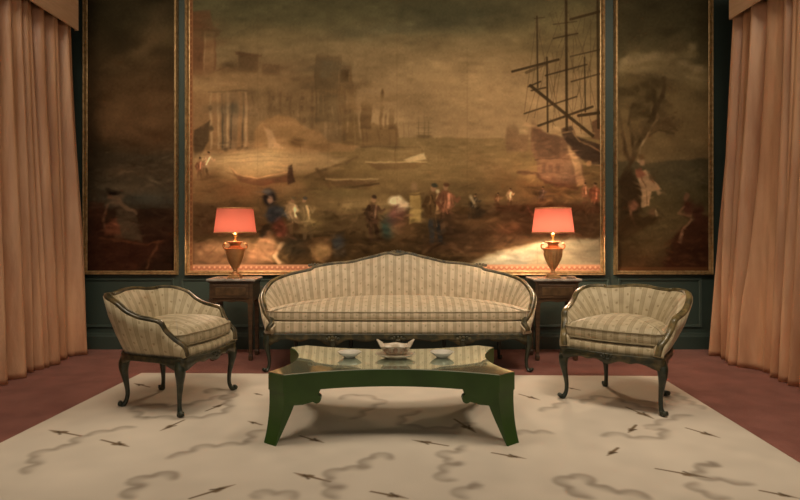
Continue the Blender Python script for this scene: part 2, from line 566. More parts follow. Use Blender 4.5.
def man(c, x, y, h, coat, legs, skin=(118, 86, 58), hat=None, lean=0.0):
    """a little painted figure, feet at (x, y)"""
    hx = x + lean * h
    coat, legs = np.array(coat, float), np.array(legs, float)
    c.blob(x + .12 * h, y - .02 * h, .26 * h, .045 * h, (40, 30, 19), .6, .7)
    c.line([(x - .05 * h, y), (x - .06 * h, y - .22 * h), (x - .02 * h, y - .44 * h)], .085 * h, legs, .9)
    c.line([(x + .10 * h, y - .01 * h), (x + .07 * h, y - .24 * h), (x + .02 * h, y - .44 * h)], .085 * h, legs * .8, .9)
    c.poly([(x - .13 * h, y - .36 * h), (x + .13 * h, y - .34 * h), (hx + .12 * h, y - .70 * h), (hx + .04 * h, y - .79 * h), (hx - .06 * h, y - .79 * h), (hx - .13 * h, y - .68 * h)], coat, .92, .03 * h + .4)
    c.line([(hx - .11 * h, y - .70 * h), (hx - .17 * h, y - .56 * h), (hx - .10 * h, y - .46 * h)], .07 * h, coat * .85, .9)
    c.line([(hx + .10 * h, y - .71 * h), (hx + .19 * h, y - .60 * h), (hx + .24 * h, y - .66 * h)], .06 * h, coat * 1.1, .9)
    for _ in range(9):
        px, py = x + rng.uniform(-.10, .10) * h, y - rng.uniform(.38, .74) * h
        c.line([(px, py), (px + rng.uniform(-.05, .05) * h, py + rng.uniform(.06, .18) * h)], .025 * h, coat * rng.choice([.55, .7, 1.3, 1.5]), .6, .5)
    c.line([(hx + .06 * h, y - .72 * h), (x + .05 * h, y - .46 * h)], .05 * h, coat * 1.9 + 12, .7, .5)
    c.blob(hx, y - .85 * h, .048 * h, .062 * h, skin, .95, .3)
    c.blob(hx + .015 * h, y - .90 * h, .055 * h, .04 * h, hat if hat else (48, 36, 24), .9, .35, .3)

def paint_harbour():
    c = Canvas(190, YT, 600, 271, 1.7)
    c.vgrad([(YT, (60, 56, 39)), (10, (70, 64, 43)), (35, (84, 72, 48)), (55, (98, 80, 53)), (95, (112, 89, 59)), (137, (118, 94, 62)),
             (139, (96, 77, 48)), (170, (93, 73, 44)), (200, (86, 67, 41)), (230, (68, 52, 32)), (271, (60, 44, 27))])
    # clouds
    c.blob(455, 14, 70, 11, (50, 48, 34), .75, .9)
    c.blob(395, 30, 70, 5, (60, 57, 42), .6, .9, -.12)
    c.blob(300, 10, 120, 16, (76, 70, 46), .6, .9)
    c.blob(430, 33, 50, 4, (98, 86, 58), .5, .9, -.06)
    c.blob(575, 40, 60, 60, (88, 74, 46), .55, .9)
    c.blob(530, 105, 45, 30, (138, 110, 75), .6, .9)
    c.blob(480, 95, 90, 35, (120, 95, 62), .5, .9)
    c.blob(250, 40, 60, 8, (104, 84, 54), .5, .9)
    # far city
    B = (104, 82, 53)
    c.poly([(246, 79), (318, 76), (322, 80), (356, 88), (360, 150), (246, 152)], (92, 72, 47), .95, 1.8)
    c.poly([(316, 54), (322, 53), (330, 56), (338, 57), (338, 122), (316, 122)], (80, 64, 42), .95, 1.0)
    c.poly([(340, 66), (351, 66), (355, 92), (354, 122), (339, 122)], (88, 68, 43), .95, 1.0)
    c.poly([(341, 70), (349, 70), (349, 82), (341, 82)], (60, 45, 28), .85, 1)
    c.poly([(322, 62), (331, 62), (331, 78), (322, 78)], (84, 74, 54), .7, 1.5)
    c.poly([(239, 53), (258, 54), (258, 73), (239, 73)], (76, 58, 38), .9, 1.1)
    c.poly([(236, 53), (262, 55), (262, 57), (236, 56)], (78, 58, 38), .8, .8)
    c.poly([(262, 65), (280, 65), (280, 76), (262, 76)], (80, 61, 40), .9, 1.0)
    for x in (270, 281, 291, 302, 312, 345): c.line([(x, 92), (x + .5, 148)], 2.5, (74, 57, 37), .5, 1)
    c.line([(316, 90), (356, 92)], 1.4, (86, 66, 42), .6)
    c.poly([(342, 117), (358, 116), (361, 145), (342, 148)], (86, 66, 40), .75, 1.3)
    for _ in range(60):
        x = rng.uniform(250, 358); y = rng.uniform(84, 135)
        c.line([(x, y), (x + .4, y + rng.uniform(5, 22))], rng.uniform(.8, 2.2), rng.choice([74, 112]) * np.array([1, .79, .52]), .35, .6)
    for x in (248, 316, 338, 340): c.line([(x, 80 if x == 248 else 56), (x, 124)], 1.3, (66, 51, 33), .5, .7)
    for _ in range(14):
        x = rng.uniform(256, 350); y = rng.choice([96, 108, 118])
        c.poly([(x, y), (x + 3, y), (x + 3, y + 5), (x, y + 5)], (70, 54, 35), .5, .7)
    # arch and ruins in front of it
    c.poly([(254, 132), (262, 122), (278, 116), (296, 119), (306, 128), (318, 130), (330, 142), (358, 146), (354, 152), (254, 153)], (112, 84, 52), .85, 1.5)
    c.poly([(264, 128), (272, 132), (276, 144), (286, 149), (268, 150)], (132, 103, 70), .8, 1.2)
    c.blob(297, 143, 8, 4, (70, 52, 32), .8, .5)
    c.blob(318, 146, 12, 5, (84, 62, 38), .6, .7)
    c.line([(300, 145), (301, 160)], 1.2, (80, 58, 36), .7)
    # skyline in the middle
    c.poly([(361, 124), (374, 122), (384, 126), (397, 124), (398, 146), (361, 147)], (90, 69, 43), .95, 1)
    for (xa, xb, ya, yb) in ((361, 372, 102, 128), (380, 383, 90, 130), (389, 394, 108, 130), (385, 387, 114, 128)):
        c.poly([(xa, yb), (xa, ya + 2), ((xa + xb) / 2, ya - 1), (xb, ya + 2), (xb, yb)], (76, 57, 35), .9, .8)
    for x in (363, 367, 378, 389, 395): c.line([(x, 126), (x, 145)], 1.0, (74, 56, 35), .45)
    c.line([(361, 147), (420, 148)], 1.5, (80, 62, 40), .7)
    # far ship
    for x in (418, 424, 428): c.line([(x, 112 + (x == 428) * 8), (x, 138)], .8, (86, 70, 45), .75, .5)
    for y in (118, 123, 128, 133): c.line([(416, y), (431, y)], .6, (86, 70, 45), .6, .5)
    c.blob(424, 137, 8, 2.2, (82, 66, 42), .8, .4)
    for x in (403, 408): c.line([(x, 122), (x, 139)], .6, (94, 74, 48), .6, .5)
    # tall house and temple front at the left
    c.poly([(192, 12), (211, 10), (213, 26), (220, 30), (220, 36), (216, 38), (217, 78), (192, 80)], (84, 58, 38), .95, 1)
    c.poly([(204, 30), (215, 31), (215, 72), (204, 74)], (112, 86, 56), .7, 1.2)
    c.line([(192, 30), (221, 31)], 2.2, (72, 50, 32), .8)
    c.line([(205, 34), (205, 73)], 1.2, (130, 102, 68), .6)
    c.poly([(190, 76), (216, 74), (236, 74), (248, 77), (248, 90), (190, 92)], (108, 84, 54), .95, 1)
    c.line([(200, 82), (248, 82)], 1, (92, 68, 43), .7)
    c.blob(229, 68, 7, 5, (62, 50, 32), .8, .6)
    c.poly([(190, 91), (248, 90), (249, 152), (190, 156)], (104, 78, 50), .95, 1)
    c.poly([(222, 93), (238, 93), (238, 148), (222, 150)], (90, 72, 50), .85, 1)
    c.poly([(226, 95), (236, 95), (236, 114), (226, 114)], (68, 58, 42), .7, 1)
    c.poly([(206, 76), (228, 67), (250, 77)], (112, 87, 56), .8, .9)
    c.line([(206, 76), (228, 67), (250, 77)], 1.2, (78, 58, 38), .7)
    c.line([(209, 92), (248, 91)], 1.6, (58, 48, 34), .9)
    for x, w in ((212, 3), (219, 2.5), (228, 3.2), (246, 3)):
        c.line([(x, 93), (x, 148)], w * .75, (128, 103, 70), .8, .9)
    for x in (223, 231.5, 243): c.line([(x, 94), (x, 148)], 1.2, (52, 47, 37), .75, .9)
    for y in (108, 128): c.blob(212, y, 2, 3, (56, 46, 32), .7, .4)
    c.poly([(195, 130), (211, 120), (209, 140), (200, 158), (194, 158)], (58, 46, 32), .75, 1)
    for x in (227, 240, 247): c.blob(x, 149, 2.6, 2.2, (70, 54, 36), .8, .4)
    # quay
    c.poly([(192, 156), (250, 150), (318, 152), (345, 160), (330, 172), (270, 176), (192, 178)], (132, 105, 68), .8, 4)
    c.blob(248, 160, 40, 7, (150, 124, 84), .7, .8)
    for y in (155, 159, 163): c.line([(215, y), (290, y - 2)], .7, (108, 84, 54), .5)
    man(c, 206, 178, 28, (140, 108, 74), (98, 72, 46), lean=.1)
    man(c, 200, 180, 24, (112, 74, 50), (84, 60, 40))
    c.poly([(192, 170), (240, 176), (300, 182), (306, 192), (192, 204)], (108, 80, 50), .6, 4)
    c.poly([(230, 167), (237, 175), (258, 179), (280, 176), (293, 171), (290, 181), (262, 186), (240, 182)], (86, 60, 39), .95, .9)
    c.line([(230, 167), (238, 174), (258, 178), (292, 171)], 1.2, (150, 112, 72), .8)
    c.poly([(288, 176), (289, 166), (293, 164), (295, 182), (288, 184)], (58, 42, 30), .9, .8)
    c.line([(306, 178), (326, 170), (358, 158)], 2.5, (76, 58, 36), .7, 1.2)
    c.line([(318, 170), (330, 188)], 3, (70, 52, 32), .7, 1.2)
    c.blob(326, 178, 9, 7, (74, 56, 34), .65, .7)
    # boats in mid water
    for (x, y, w) in ((396, 166, 30), (352, 183, 26)):
        c.poly([(x - w, y - 3), (x + w, y - 4), (x + w * .7, y + 3), (x - w * .6, y + 4)], (78, 58, 36), .85, .9)
        c.line([(x - w, y - 3.5), (x + w, y - 4)], 1.4, (142, 116, 76), .7)
    c.poly([(404, 160), (424, 153), (426, 159), (410, 163)], (160, 134, 92), .85, .8)
    c.line([(366, 150), (420, 152)], 2, (120, 96, 60), .5, 1.5)
    c.line([(395, 146), (396, 163)], 1, (74, 54, 34), .7)
    c.line([(345, 188), (378, 184)], 2, (58, 44, 28), .8, .8)
    c.blob(362, 205, 36, 7, (126, 103, 64), .6, .8)
    c.blob(345, 193, 30, 5, (84, 70, 42), .6, .8)
    c.blob(450, 165, 60, 16, (104, 84, 52), .5, .9)
    c.blob(500, 165, 26, 14, (118, 92, 58), .55, .9)
    # foreground ground
    c.poly([(300, 238), (350, 232), (420, 236), (470, 226), (540, 222), (540, 240), (470, 262), (430, 272), (250, 272), (280, 250)], (56, 42, 25), .85, 6)
    c.poly([(440, 212), (500, 206), (600, 206), (600, 236), (540, 240), (470, 256), (420, 250)], (62, 44, 29), .75, 5)
    c.blob(505, 228, 14, 8, (98, 64, 40), .75, .7)
    c.blob(480, 222, 22, 6, (84, 60, 36), .7, .7)
    # people on the left shore
    c.poly([(258, 240), (270, 230), (276, 244), (272, 262), (246, 262)], (122, 88, 60), .7, 2)
    c.blob(270, 198, 7, 9, (38, 32, 28), .95, .3)
    c.blob(271, 200, 3, 4, (128, 98, 74), .9, .4)
    c.blob(268, 192, 5, 3, (84, 80, 72), .8, .5)
    c.blob(275, 214, 9, 9, (44, 44, 44), .95, .25, .2)
    c.line([(282, 212), (290, 220)], 4, (50, 50, 48), .9, .8)
    c.blob(280, 229, 7, 11, (84, 48, 34), .95, .35, -.35)
    c.line([(268, 225), (262, 236)], 5, (42, 36, 28), .8, 1.5)
    c.line([(282, 244), (275, 256), (279, 263)], 4, (142, 112, 78), .85, 1)
    c.line([(286, 236), (296, 240)], 3, (122, 82, 56), .8, 1)
    man(c, 293, 236, 42, (136, 108, 72), (80, 60, 38), hat=(80, 70, 48))
    man(c, 307, 238, 44, (104, 84, 54), (88, 68, 44), hat=(58, 54, 46), lean=-.05)
    c.blob(296, 246, 16, 10, (40, 34, 24), .85, .5)
    c.blob(318, 244, 22, 4, (72, 54, 34), .8, .5, -.1)
    c.poly([(312, 238), (332, 236), (332, 258), (312, 260)], (78, 56, 34), .85, 1)
    c.blob(322, 250, 9, 8, (122, 92, 56), .85, .3)
    c.poly([(332, 234), (344, 232), (346, 256), (334, 258)], (54, 44, 32), .85, 1.2)
    c.blob(338, 242, 5, 6, (62, 62, 60), .7, .5)
    c.blob(315, 222, 12, 10, (112, 92, 54), .5, .8)
    # people in the middle
    man(c, 373, 240, 48, (62, 44, 30), (56, 40, 27), hat=(48, 36, 26))
    c.blob(389, 226, 7, 12, (46, 58, 48), .9, .4, .2)
    c.blob(398, 216, 9, 14, (92, 58, 48), .85, .4)
    c.blob(396, 201, 8, 5, (176, 152, 112), .95, .3)
    c.blob(404, 206, 5, 5, (166, 140, 102), .9, .3)
    c.blob(405, 230, 14, 14, (84, 60, 36), .75, .5)
    c.poly([(410, 194), (420, 192), (422, 222), (410, 224)], (142, 114, 64), .9, 1)
    c.line([(408, 195), (424, 194)], 2, (84, 64, 38), .8)
    c.blob(415, 187, 3.5, 5, (104, 80, 52), .9, .4)
    man(c, 434, 240, 60, (82, 60, 36), (50, 48, 44), hat=(44, 44, 34))
    c.line([(438, 192), (443, 212)], 3.5, (164, 140, 98), .85, 1)
    man(c, 446, 232, 52, (98, 62, 42), (74, 54, 36), hat=(70, 46, 30))
    c.line([(424, 252), (442, 244)], 3, (44, 32, 20), .8, 1)
    man(c, 471, 218, 26, (52, 44, 34), (62, 50, 36), lean=.15)
    c.line([(470, 196), (476, 206)], 3, (150, 126, 88), .85, 1)
    c.blob(478, 212, 5, 7, (44, 36, 26), .8, .4)
    c.blob(462, 210, 12, 3.5, (66, 48, 28), .8, .5)
    man(c, 510, 206, 18, (146, 116, 76), (84, 60, 38))
    man(c, 498, 208, 16, (84, 58, 36), (74, 52, 34))
    man(c, 542, 204, 18, (70, 58, 46), (74, 52, 34))
    man(c, 584, 206, 24, (120, 80, 52), (92, 62, 40))
    man(c, 594, 212, 30, (106, 62, 40), (78, 52, 34))
    c.poly([(494, 204), (600, 204), (600, 212), (496, 212)], (66, 44, 28), .75, 1.5)
    c.poly([(527, 206), (533, 213), (542, 226), (536, 230)], (110, 60, 42), .9, 1)
    # pale bank at the lower right, partly the lamp's pool of light painted in
    c.poly([(450, 272), (486, 256), (520, 246), (545, 240), (600, 238), (600, 272)], (120, 108, 82), .92, 2)
    c.poly([(470, 266), (500, 254), (540, 250), (520, 268)], (104, 102, 86), .6, 4)
    c.poly([(564, 252), (600, 244), (600, 262), (584, 262)], (88, 76, 58), .7, 3)
    c.line([(545, 240), (600, 236)], 2, (78, 58, 38), .6, 1.5)
    # pale bank at the lower left
    c.poly([(194, 242), (246, 240), (262, 262), (250, 268), (194, 268)], (106, 76, 52), .7, 3)
    c.poly([(194, 204), (230, 206), (226, 236), (194, 238)], (66, 46, 30), .6, 4)
    # ships at the right
    c.poly([(505, 146), (508, 122), (517, 121), (519, 134), (528, 134), (528, 150), (506, 154)], (98, 74, 50), .85, 1.2)
    c.poly([(531, 122), (534, 121), (537, 128), (548, 134), (566, 138), (580, 150), (584, 182), (556, 186), (537, 178), (535, 160), (530, 148)], (96, 70, 49), .95, 1)
    c.poly([(531, 120), (534, 121), (537, 128), (548, 133), (560, 138), (558, 158), (538, 158), (532, 140)], (74, 54, 38), .75, 1.5)
    c.line([(534, 160), (560, 158), (574, 160)], 1, (62, 44, 30), .7)
    c.line([(518, 172), (535, 175), (545, 183), (576, 188)], 3, (74, 50, 34), .8, 1)
    for x in (541, 548, 555): c.poly([(x, 164), (x + 4, 164), (x + 4, 174), (x, 174)], (70, 50, 36), .5, .8)
    c.poly([(569, 142), (573, 146), (580, 162), (584, 186), (576, 186), (574, 166), (568, 150)], (148, 114, 74), .75, 1)
    c.poly([(560, 129), (570, 127), (576, 136), (590, 143), (600, 145), (600, 166), (586, 164), (574, 152), (562, 136)], (52, 40, 30), .92, 1)
    c.line([(562, 133), (572, 132), (580, 142), (600, 152)], 1.4, (116, 88, 56), .7)
    c.blob(588, 164, 3, 3, (148, 110, 68), .8, .3)
    c.line([(580, 164), (600, 166)], 1.4, (138, 104, 66), .7)
    c.poly([(592, 122), (600, 118), (600, 140), (592, 140)], (72, 50, 34), .8, 1)
    # brushwork, age
    c.dabs(700, 196, 205, 520, 262, .62, 1.45, (2, 7), (.8, 2.4), .5)
    c.dabs(260, 520, 190, 598, 240, .7, 1.35, (2, 6), (.7, 2), .45)
    c.dabs(420, 196, 140, 600, 205, .82, 1.2, (3, 10), (.6, 1.5), .4, .12)
    c.dabs(140, 194, 50, 360, 150, .82, 1.16, (1, 3), (2, 6), .3, .15)
    c.dabs(140, 520, 120, 598, 190, .75, 1.3, (2, 6), (.8, 2), .45)
    c.dabs(140, 194, -15, 598, 120, .93, 1.08, (16, 40), (3, 8), .5, .2)
    c.dabs(60, 470, 240, 598, 262, .8, 1.2, (5, 14), (.8, 2), .5, .1)
    c.warp(16, .7)
    c.warp(5, .22)
    # masts, yards and rigging
    D = (50, 39, 25)
    for (x, ya, yb, w) in ((536.5, 17, 88, 1.5), (546.5, 58, 132, 1.8), (565.5, YT, 130, 2.6), (597, YT, 128, 2.6), (584, 58, 112, 1.4)):
        c.line([(x, ya), (x + .8, yb)], w, D, .9, .6)
    for (a, b, w, al) in (((512, 72), (558, 60), 2.4, .9), ((526, 73), (546, 64), 3, .5), ((524, 114), (576, 97), 1.6, .75), ((538, 126), (592, 107), 2.4, .85),
                          ((530, 86), (592, 136), 3.2, .9), ((528, 87), (540, 82), 1.6, .8), ((531, 91), (545, 88), 1.6, .8), ((570, 20), (600, 12), 2.6, .85), ((553, 39), (577, 34), 1.6, .7),
                          ((553, 25), (576, 22), 1.2, .6), ((545, 76), (586, 65), 1.6, .75), ((570, 57), (600, 50), 1.4, .7), ((571, 82), (600, 74), 1.6, .75),
                          ((578, 116), (600, 113), 3, .9), ((534, 19), (544, 18), 1, .6)):
        c.line([a, b], w, D, al, .6)
    for (a, b) in (((536, 20), (524, 112)), ((536, 20), (556, 118)), ((565, 5), (540, 72)), ((565, 5), (590, 72)), ((565, 40), (548, 110)), ((565, 40), (584, 110)),
                   ((597, 5), (578, 60)), ((597, 30), (580, 110)), ((546, 60), (534, 118)), ((546, 60), (560, 120)), ((584, 60), (574, 110)), ((584, 60), (596, 112)),
                   ((555, 60), (553, 112)), ((573, 40), (572, 128)), ((590, 20), (590, 105)), ((536, 88), (526, 122)), ((540, 30), (532, 84)), ((560, 66), (552, 128)), ((578, 66), (582, 128))):
        c.line([a, b], .6, (66, 52, 34), .5, .5)
    for k in range(26):
        x, y = rng.uniform(545, 598), rng.uniform(10, 120)
        c.line([(x, y), (x + rng.uniform(-6, 6), y + rng.uniform(5, 18))], .6, (62, 48, 31), .45, .5)
    c.noise(46, .05)
    c.noise(14, .035, 1.8, 1)
    c.noise(4, .03, 2.2, 1)
    c.noise(1.6, .02)
    for x in (258, 328, 397, 467, 537): c.line([(x, YT), (x, 271)], .9, (70, 55, 36), .15, .7)
    # ornamental border along the bottom and the left
    c.poly([(190, 264.5), (600, 264.5), (600, 272), (190, 272)], (140, 98, 70), .9, .5)
    c.poly([(190, YT), (193.5, YT), (193.5, 272), (190, 272)], (112, 74, 46), .85, .5)
    x = 192.0
    while x < 600:
        t = np.linspace(PI, 2 * PI, 7)
        c.line([(x + 2.4 + 2.2 * math.cos(a), 267 - 2.3 * math.sin(a)) for a in t], .8, (116, 64, 48), .6, .5)
        c.blob(x + 2.4, 267, .8, .8, (170, 128, 94), .8, .4)
        x += 5.2
    y = YT
    while y < 264:
        c.line([(191.6, y), (191.6, y + 3)], 1, (70, 40, 26), .6, .5)
        y += 6
    return c

def paint_fisher():
    c = Canvas(88, YT, 175, 271, 1.7)
    c.vgrad([(YT, (44, 38, 25)), (20, (50, 43, 28)), (60, (60, 47, 30)), (95, (70, 52, 33)), (140, (72, 53, 34)), (165, (58, 48, 34)), (190, (62, 52, 38)), (207, (52, 44, 33)),
             (209, (46, 33, 23)), (235, (48, 31, 21)), (271, (38, 25, 17))])
    c.blob(140, 48, 34, 8, (84, 66, 43), .7, .9, -.6)
    c.blob(158, 20, 22, 7, (74, 60, 40), .6, .9, -.7)
    c.blob(116, 30, 16, 24, (46, 39, 25), .6, .9, -.4)
    c.blob(125, 75, 40, 5, (58, 45, 29), .7, .9, .05)
    c.blob(140, 120, 40, 12, (84, 62, 40), .6, .9)
    c.blob(105, 150, 22, 9, (48, 40, 27), .7, .9)
    c.blob(150, 157, 40, 4, (54, 47, 35), .7, .9)
    c.blob(150, 198, 28, 4, (54, 54, 46), .7, .9)
    c.blob(120, 172, 30, 4, (78, 61, 42), .6, .9)
    c.blob(92, 150, 8, 120, (38, 30, 20), .6, .9)
    # boat and the man in it
    c.poly([(90, 236), (120, 240), (150, 243), (166, 240), (156, 256), (138, 270), (90, 271)], (52, 31, 21), .9, 2)
    c.line([(100, 238), (150, 243), (165, 240)], 1.6, (88, 52, 32), .7, .8)
    c.line([(160, 240), (148, 268)], 2, (88, 58, 38), .6, 1)
    c.poly([(90, 202), (106, 200), (108, 236), (92, 238)], (54, 32, 22), .7, 2)
    c.poly([(117, 210), (128, 206), (137, 216), (143, 240), (116, 238)], (66, 53, 38), .9, 1.3)
    c.poly([(106, 226), (118, 216), (122, 236), (106, 236)], (82, 48, 32), .85, 1.2)
    c.blob(117, 200, 7, 7, (84, 66, 48), .9, .4, .5)
    c.line([(116, 198), (128, 208), (136, 212)], 4.5, (88, 68, 49), .85, 1)
    c.blob(111, 195, 3, 4, (94, 64, 44), .9, .4)
    c.blob(113, 191, 7, 3.2, (22, 17, 13), 1.0, .3, .2)
    c.line([(109, 204), (106, 228)], 2.5, (88, 60, 42), .7, 1)
    c.blob(156, 222, 20, 3, (60, 42, 28), .6, .8)
    c.dabs(260, 89, 150, 174, 268, .7, 1.4, (2, 8), (.8, 2.4), .45, .3)
    c.dabs(60, 89, -10, 174, 200, .88, 1.14, (8, 22), (3, 7), .5, .4)
    c.warp(14, 1.2)
    c.warp(5, .45)
    c.noise(30, .06)
    c.noise(9, .04, 1.8, 1)
    c.noise(1.8, .025)
    return c

def paint_grove():
    c = Canvas(617, YT, 708, 271, 1.7)
    c.vgrad([(YT, (50, 45, 30)), (25, (56, 49, 32)), (55, (66, 57, 37)), (90, (80, 66, 42)), (130, (90, 72, 45)), (159, (94, 76, 48)), (162, (70, 60, 40)), (190, (68, 58, 36)), (225, (72, 58, 35)), (271, (58, 40, 24))])
    c.blob(636, 66, 20, 9, (110, 92, 62), .9, .6, -.2)
    c.blob(664, 64, 22, 10, (106, 89, 59), .9, .6, .25)
    c.blob(690, 74, 20, 10, (112, 94, 62), .9, .6, .2)
    c.blob(678, 48, 14, 10, (74, 62, 40), .7, .7, .5)
    c.blob(688, 54, 8, 6, (104, 88, 58), .85, .6)
    c.blob(640, 86, 24, 12, (74, 61, 38), .75, .7)
    c.blob(680, 90, 20, 9, (88, 72, 45), .5, .8)
    c.blob(650, 20, 50, 12, (54, 48, 31), .6, .9)
    for x, y, q in ((628, 60, 7), (642, 58, 8), (656, 56, 7), (672, 57, 7), (684, 64, 7), (698, 68, 7), (692, 46, 6)):
        c.blob(x, y, q, q * .6, (120, 101, 69), .6, .5)
        c.blob(x + 2, y + 7, q, q * .5, (82, 68, 43), .5, .6)
    # tree
    for p, w in (([(622, 182), (634, 155), (646, 128), (660, 96), (664, 78)], 5), ([(640, 140), (652, 112), (652, 90)], 3), ([(634, 152), (630, 125), (634, 105)], 3.2),
                 ([(648, 124), (664, 120), (674, 128)], 2), ([(628, 160), (622, 135), (620, 112)], 3), ([(642, 138), (660, 132), (672, 134)], 1.5)):
        c.line(p, w, (58, 45, 29), .8, 1.2)
    c.line([(638, 160), (648, 132), (656, 114)], 2.4, (132, 108, 74), .8, .8)
    for _ in range(70):
        x, y = rng.normal(640, 14), rng.normal(104, 20)
        if 618 < x < 676 and y < 150:
            c.blob(x, y, rng.uniform(3, 7), rng.uniform(2, 4), (58, 47, 29), .42, .6, rng.normal(0, .6))
    for _ in range(24):
        x, y = rng.uniform(655, 676), rng.uniform(112, 132)
        c.blob(x, y, 2, 1.2, (70, 54, 33), .5, .6)
    c.blob(680, 180, 26, 12, (78, 68, 48), .45, .9)
    c.blob(660, 225, 30, 26, (84, 68, 42), .5, .9)
    # seated group under the tree
    c.poly([(618, 180), (632, 170), (640, 186), (640, 214), (624, 232), (618, 232)], (48, 36, 23), .85, 2.5)
    c.poly([(638, 172), (646, 168), (654, 180), (660, 186), (650, 190), (648, 206), (640, 206)], (138, 106, 72), .95, .8)
    c.line([(642, 174), (646, 204)], 1.2, (76, 54, 34), .7, .6)
    c.line([(648, 172), (654, 184)], 1.2, (86, 62, 40), .7, .6)
    c.poly([(636, 170), (642, 166), (646, 174), (638, 178)], (108, 66, 46), .9, 1)
    c.blob(642, 160, 3, 3.6, (130, 98, 68), .9, .4)
    c.blob(641, 156, 4, 2.2, (72, 50, 30), .9, .4)
    c.line([(644, 188), (654, 184), (658, 190)], 3, (136, 106, 72), .85, 1)
    c.line([(643, 190), (641, 204)], 3, (126, 98, 66), .85, 1)
    c.blob(632, 206, 5, 6, (116, 76, 52), .9, .4)
    c.line([(630, 212), (634, 226)], 3, (110, 76, 50), .85, 1)
    c.blob(652, 212, 5, 4, (96, 70, 46), .8, .5)
    c.blob(656, 213, 1.6, 4, (140, 112, 76), .8, .4)
    c.poly([(618, 222), (648, 214), (660, 218), (640, 230), (618, 244)], (58, 42, 25), .75, 2)
    # fishermen on a rock at the right
    c.poly([(664, 262), (676, 236), (690, 222), (708, 216), (708, 271), (662, 271)], (54, 32, 21), .9, 2.5)
    c.blob(688, 208, 6, 10, (70, 42, 30), .9, .45)
    c.blob(698, 214, 6, 10, (62, 36, 26), .9, .45)
    c.blob(687, 197, 3, 3.5, (100, 70, 48), .9, .4)
    c.line([(684, 206), (678, 214), (690, 216)], 2.6, (108, 76, 50), .8, 1)
    c.line([(690, 220), (684, 234), (680, 242)], 3, (116, 82, 56), .85, 1)
    for _ in range(30):
        c.blob(rng.uniform(664, 706), rng.uniform(240, 266), rng.uniform(2, 5), 1.2, (76, 48, 30), .5, .6, rng.normal(0, .4))
    c.dabs(300, 618, 165, 707, 266, .8, 1.22, (2, 7), (.8, 2.2), .45, .4)
    c.dabs(50, 618, -10, 707, 160, .9, 1.12, (6, 18), (3, 7), .5, .4)
    c.warp(14, 1.2)
    c.warp(5, .45)
    c.noise(30, .06)
    c.noise(9, .04, 1.8, 1)
    c.noise(1.8, .025)
    c.poly([(617, 267), (708, 267), (708, 272), (617, 272)], (84, 54, 32), .6, .6)
    return c

def picture(name, label, cv, fw):
    x0, x1, z0 = px_x(cv.x0) - fw, px_x(cv.x1) + fw, px_z(cv.y1) - fw
    z1 = px_z(cv.y0) + fw
    t = thing(name, label, 'painting', ((x0 + x1) / 2, WALL_Y, z0))
    off = Vector(t.location)
    place = lambda X, Y: ((X - VX) * WALL_Y / F - off.x, np.full_like(X, -0.016), CAM_H - (Y - VY) * WALL_Y / F - off.z)
    link('canvas', painted_mesh(name + '_canvas', cv, GAIN, place, 1.20, (.98, 1.03, 1.13)), M['canvas'], t)
    bm = bmesh.new()
    moulding_loop(bm, x0 - off.x, x1 - off.x, 0, z1 - off.z, fw + 0.004, 0.045, 0.0)
    link('frame', finish(bm, name + '_frame', False), M['gold'], t)
    return t

picture('harbour_painting', 'very wide painting of ships and people in a harbour, gold-framed, above the sofa', paint_harbour(), 0.040)
picture('fisherman_painting', 'tall narrow dark painting of a man leaning in a boat, beside the left curtain', paint_fisher(), 0.034)
picture('tree_painting', 'tall narrow painting of a leaning tree with seated figures, beside the right curtain', paint_grove(), 0.034)

# ------------------------------------------------------------------ curtains and pelmets on the side walls
def curtain(name, label, side, y_far, y_near, seed, shift):
    r = np.random.default_rng(seed)
    ns, nz = 420, 60
    H = 2.86
    s = np.linspace(0, 1, ns)
    L = y_far - y_near
    # pleats of varying width
    ph = np.cumsum(r.uniform(0.45, 1.75, ns // 12 + 2))
    phase = np.interp(np.linspace(0, len(ph) - 1, ns), np.arange(len(ph)), ph)
    phase = phase / phase[-1] * 2 * PI * (L / 0.145)
    drift = [np.interp(s, np.linspace(0, 1, 14), r.normal(0, 1, 14)) for _ in range(3)]
    amp_s = np.interp(s, np.linspace(0, 1, 26), r.uniform(0.4, 1.2, 26))
    rows, UV = [], []
    for j in range(nz + 1):
        f = j / nz                                   # 0 top, 1 floor
        z = H * (1 - f) + 0.004
        A = 0.060 + 0.030 * min(1, f * 1.6)
        w = phase + 0.8 * f * drift[0] + 1.3 * f * f * drift[1]
        top = 0.5 * np.sin(2 * phase) * max(0, 1 - f * 3.2) * 0.6
        lobe = 2 * np.abs(np.cos(w / 2)) ** 0.75 - 1.1
        dx = A * amp_s * (lobe + 0.22 * np.sin(2.3 * w + 1.5 * drift[2]) + 0.45 * f * np.sin(0.37 * w + 2 * drift[1])) + 0.02 * top
        fan = shift * f ** 1.2
        y = y_far + fan - s * (L + fan) + 0.012 * np.cos(w) * (0.4 + f)
        x = side * (2.845 - 0.0 * f + 0.012 * f * drift[2] - dx)
        rows.append([(x[i], y[i], z) for i in range(ns)])
    bm = bmesh.new()
    add_grid(bm, rows)
    o = link(name, finish(bm, name), M['curtain'])
    md = o.modifiers.new('cloth_thickness', 'SOLIDIFY')
    md.thickness = 0.004
    return tag(o, label, 'curtain')

curtain('curtain', 'peach silk floor-length curtain on the left, beside the painting of the man in a boat', -1, 5.21, 3.3, 3, 0.20)
curtain('curtain', 'peach silk floor-length curtain on the right, beside the painting of the leaning tree', 1, 4.99, 3.2, 8, 0.24)

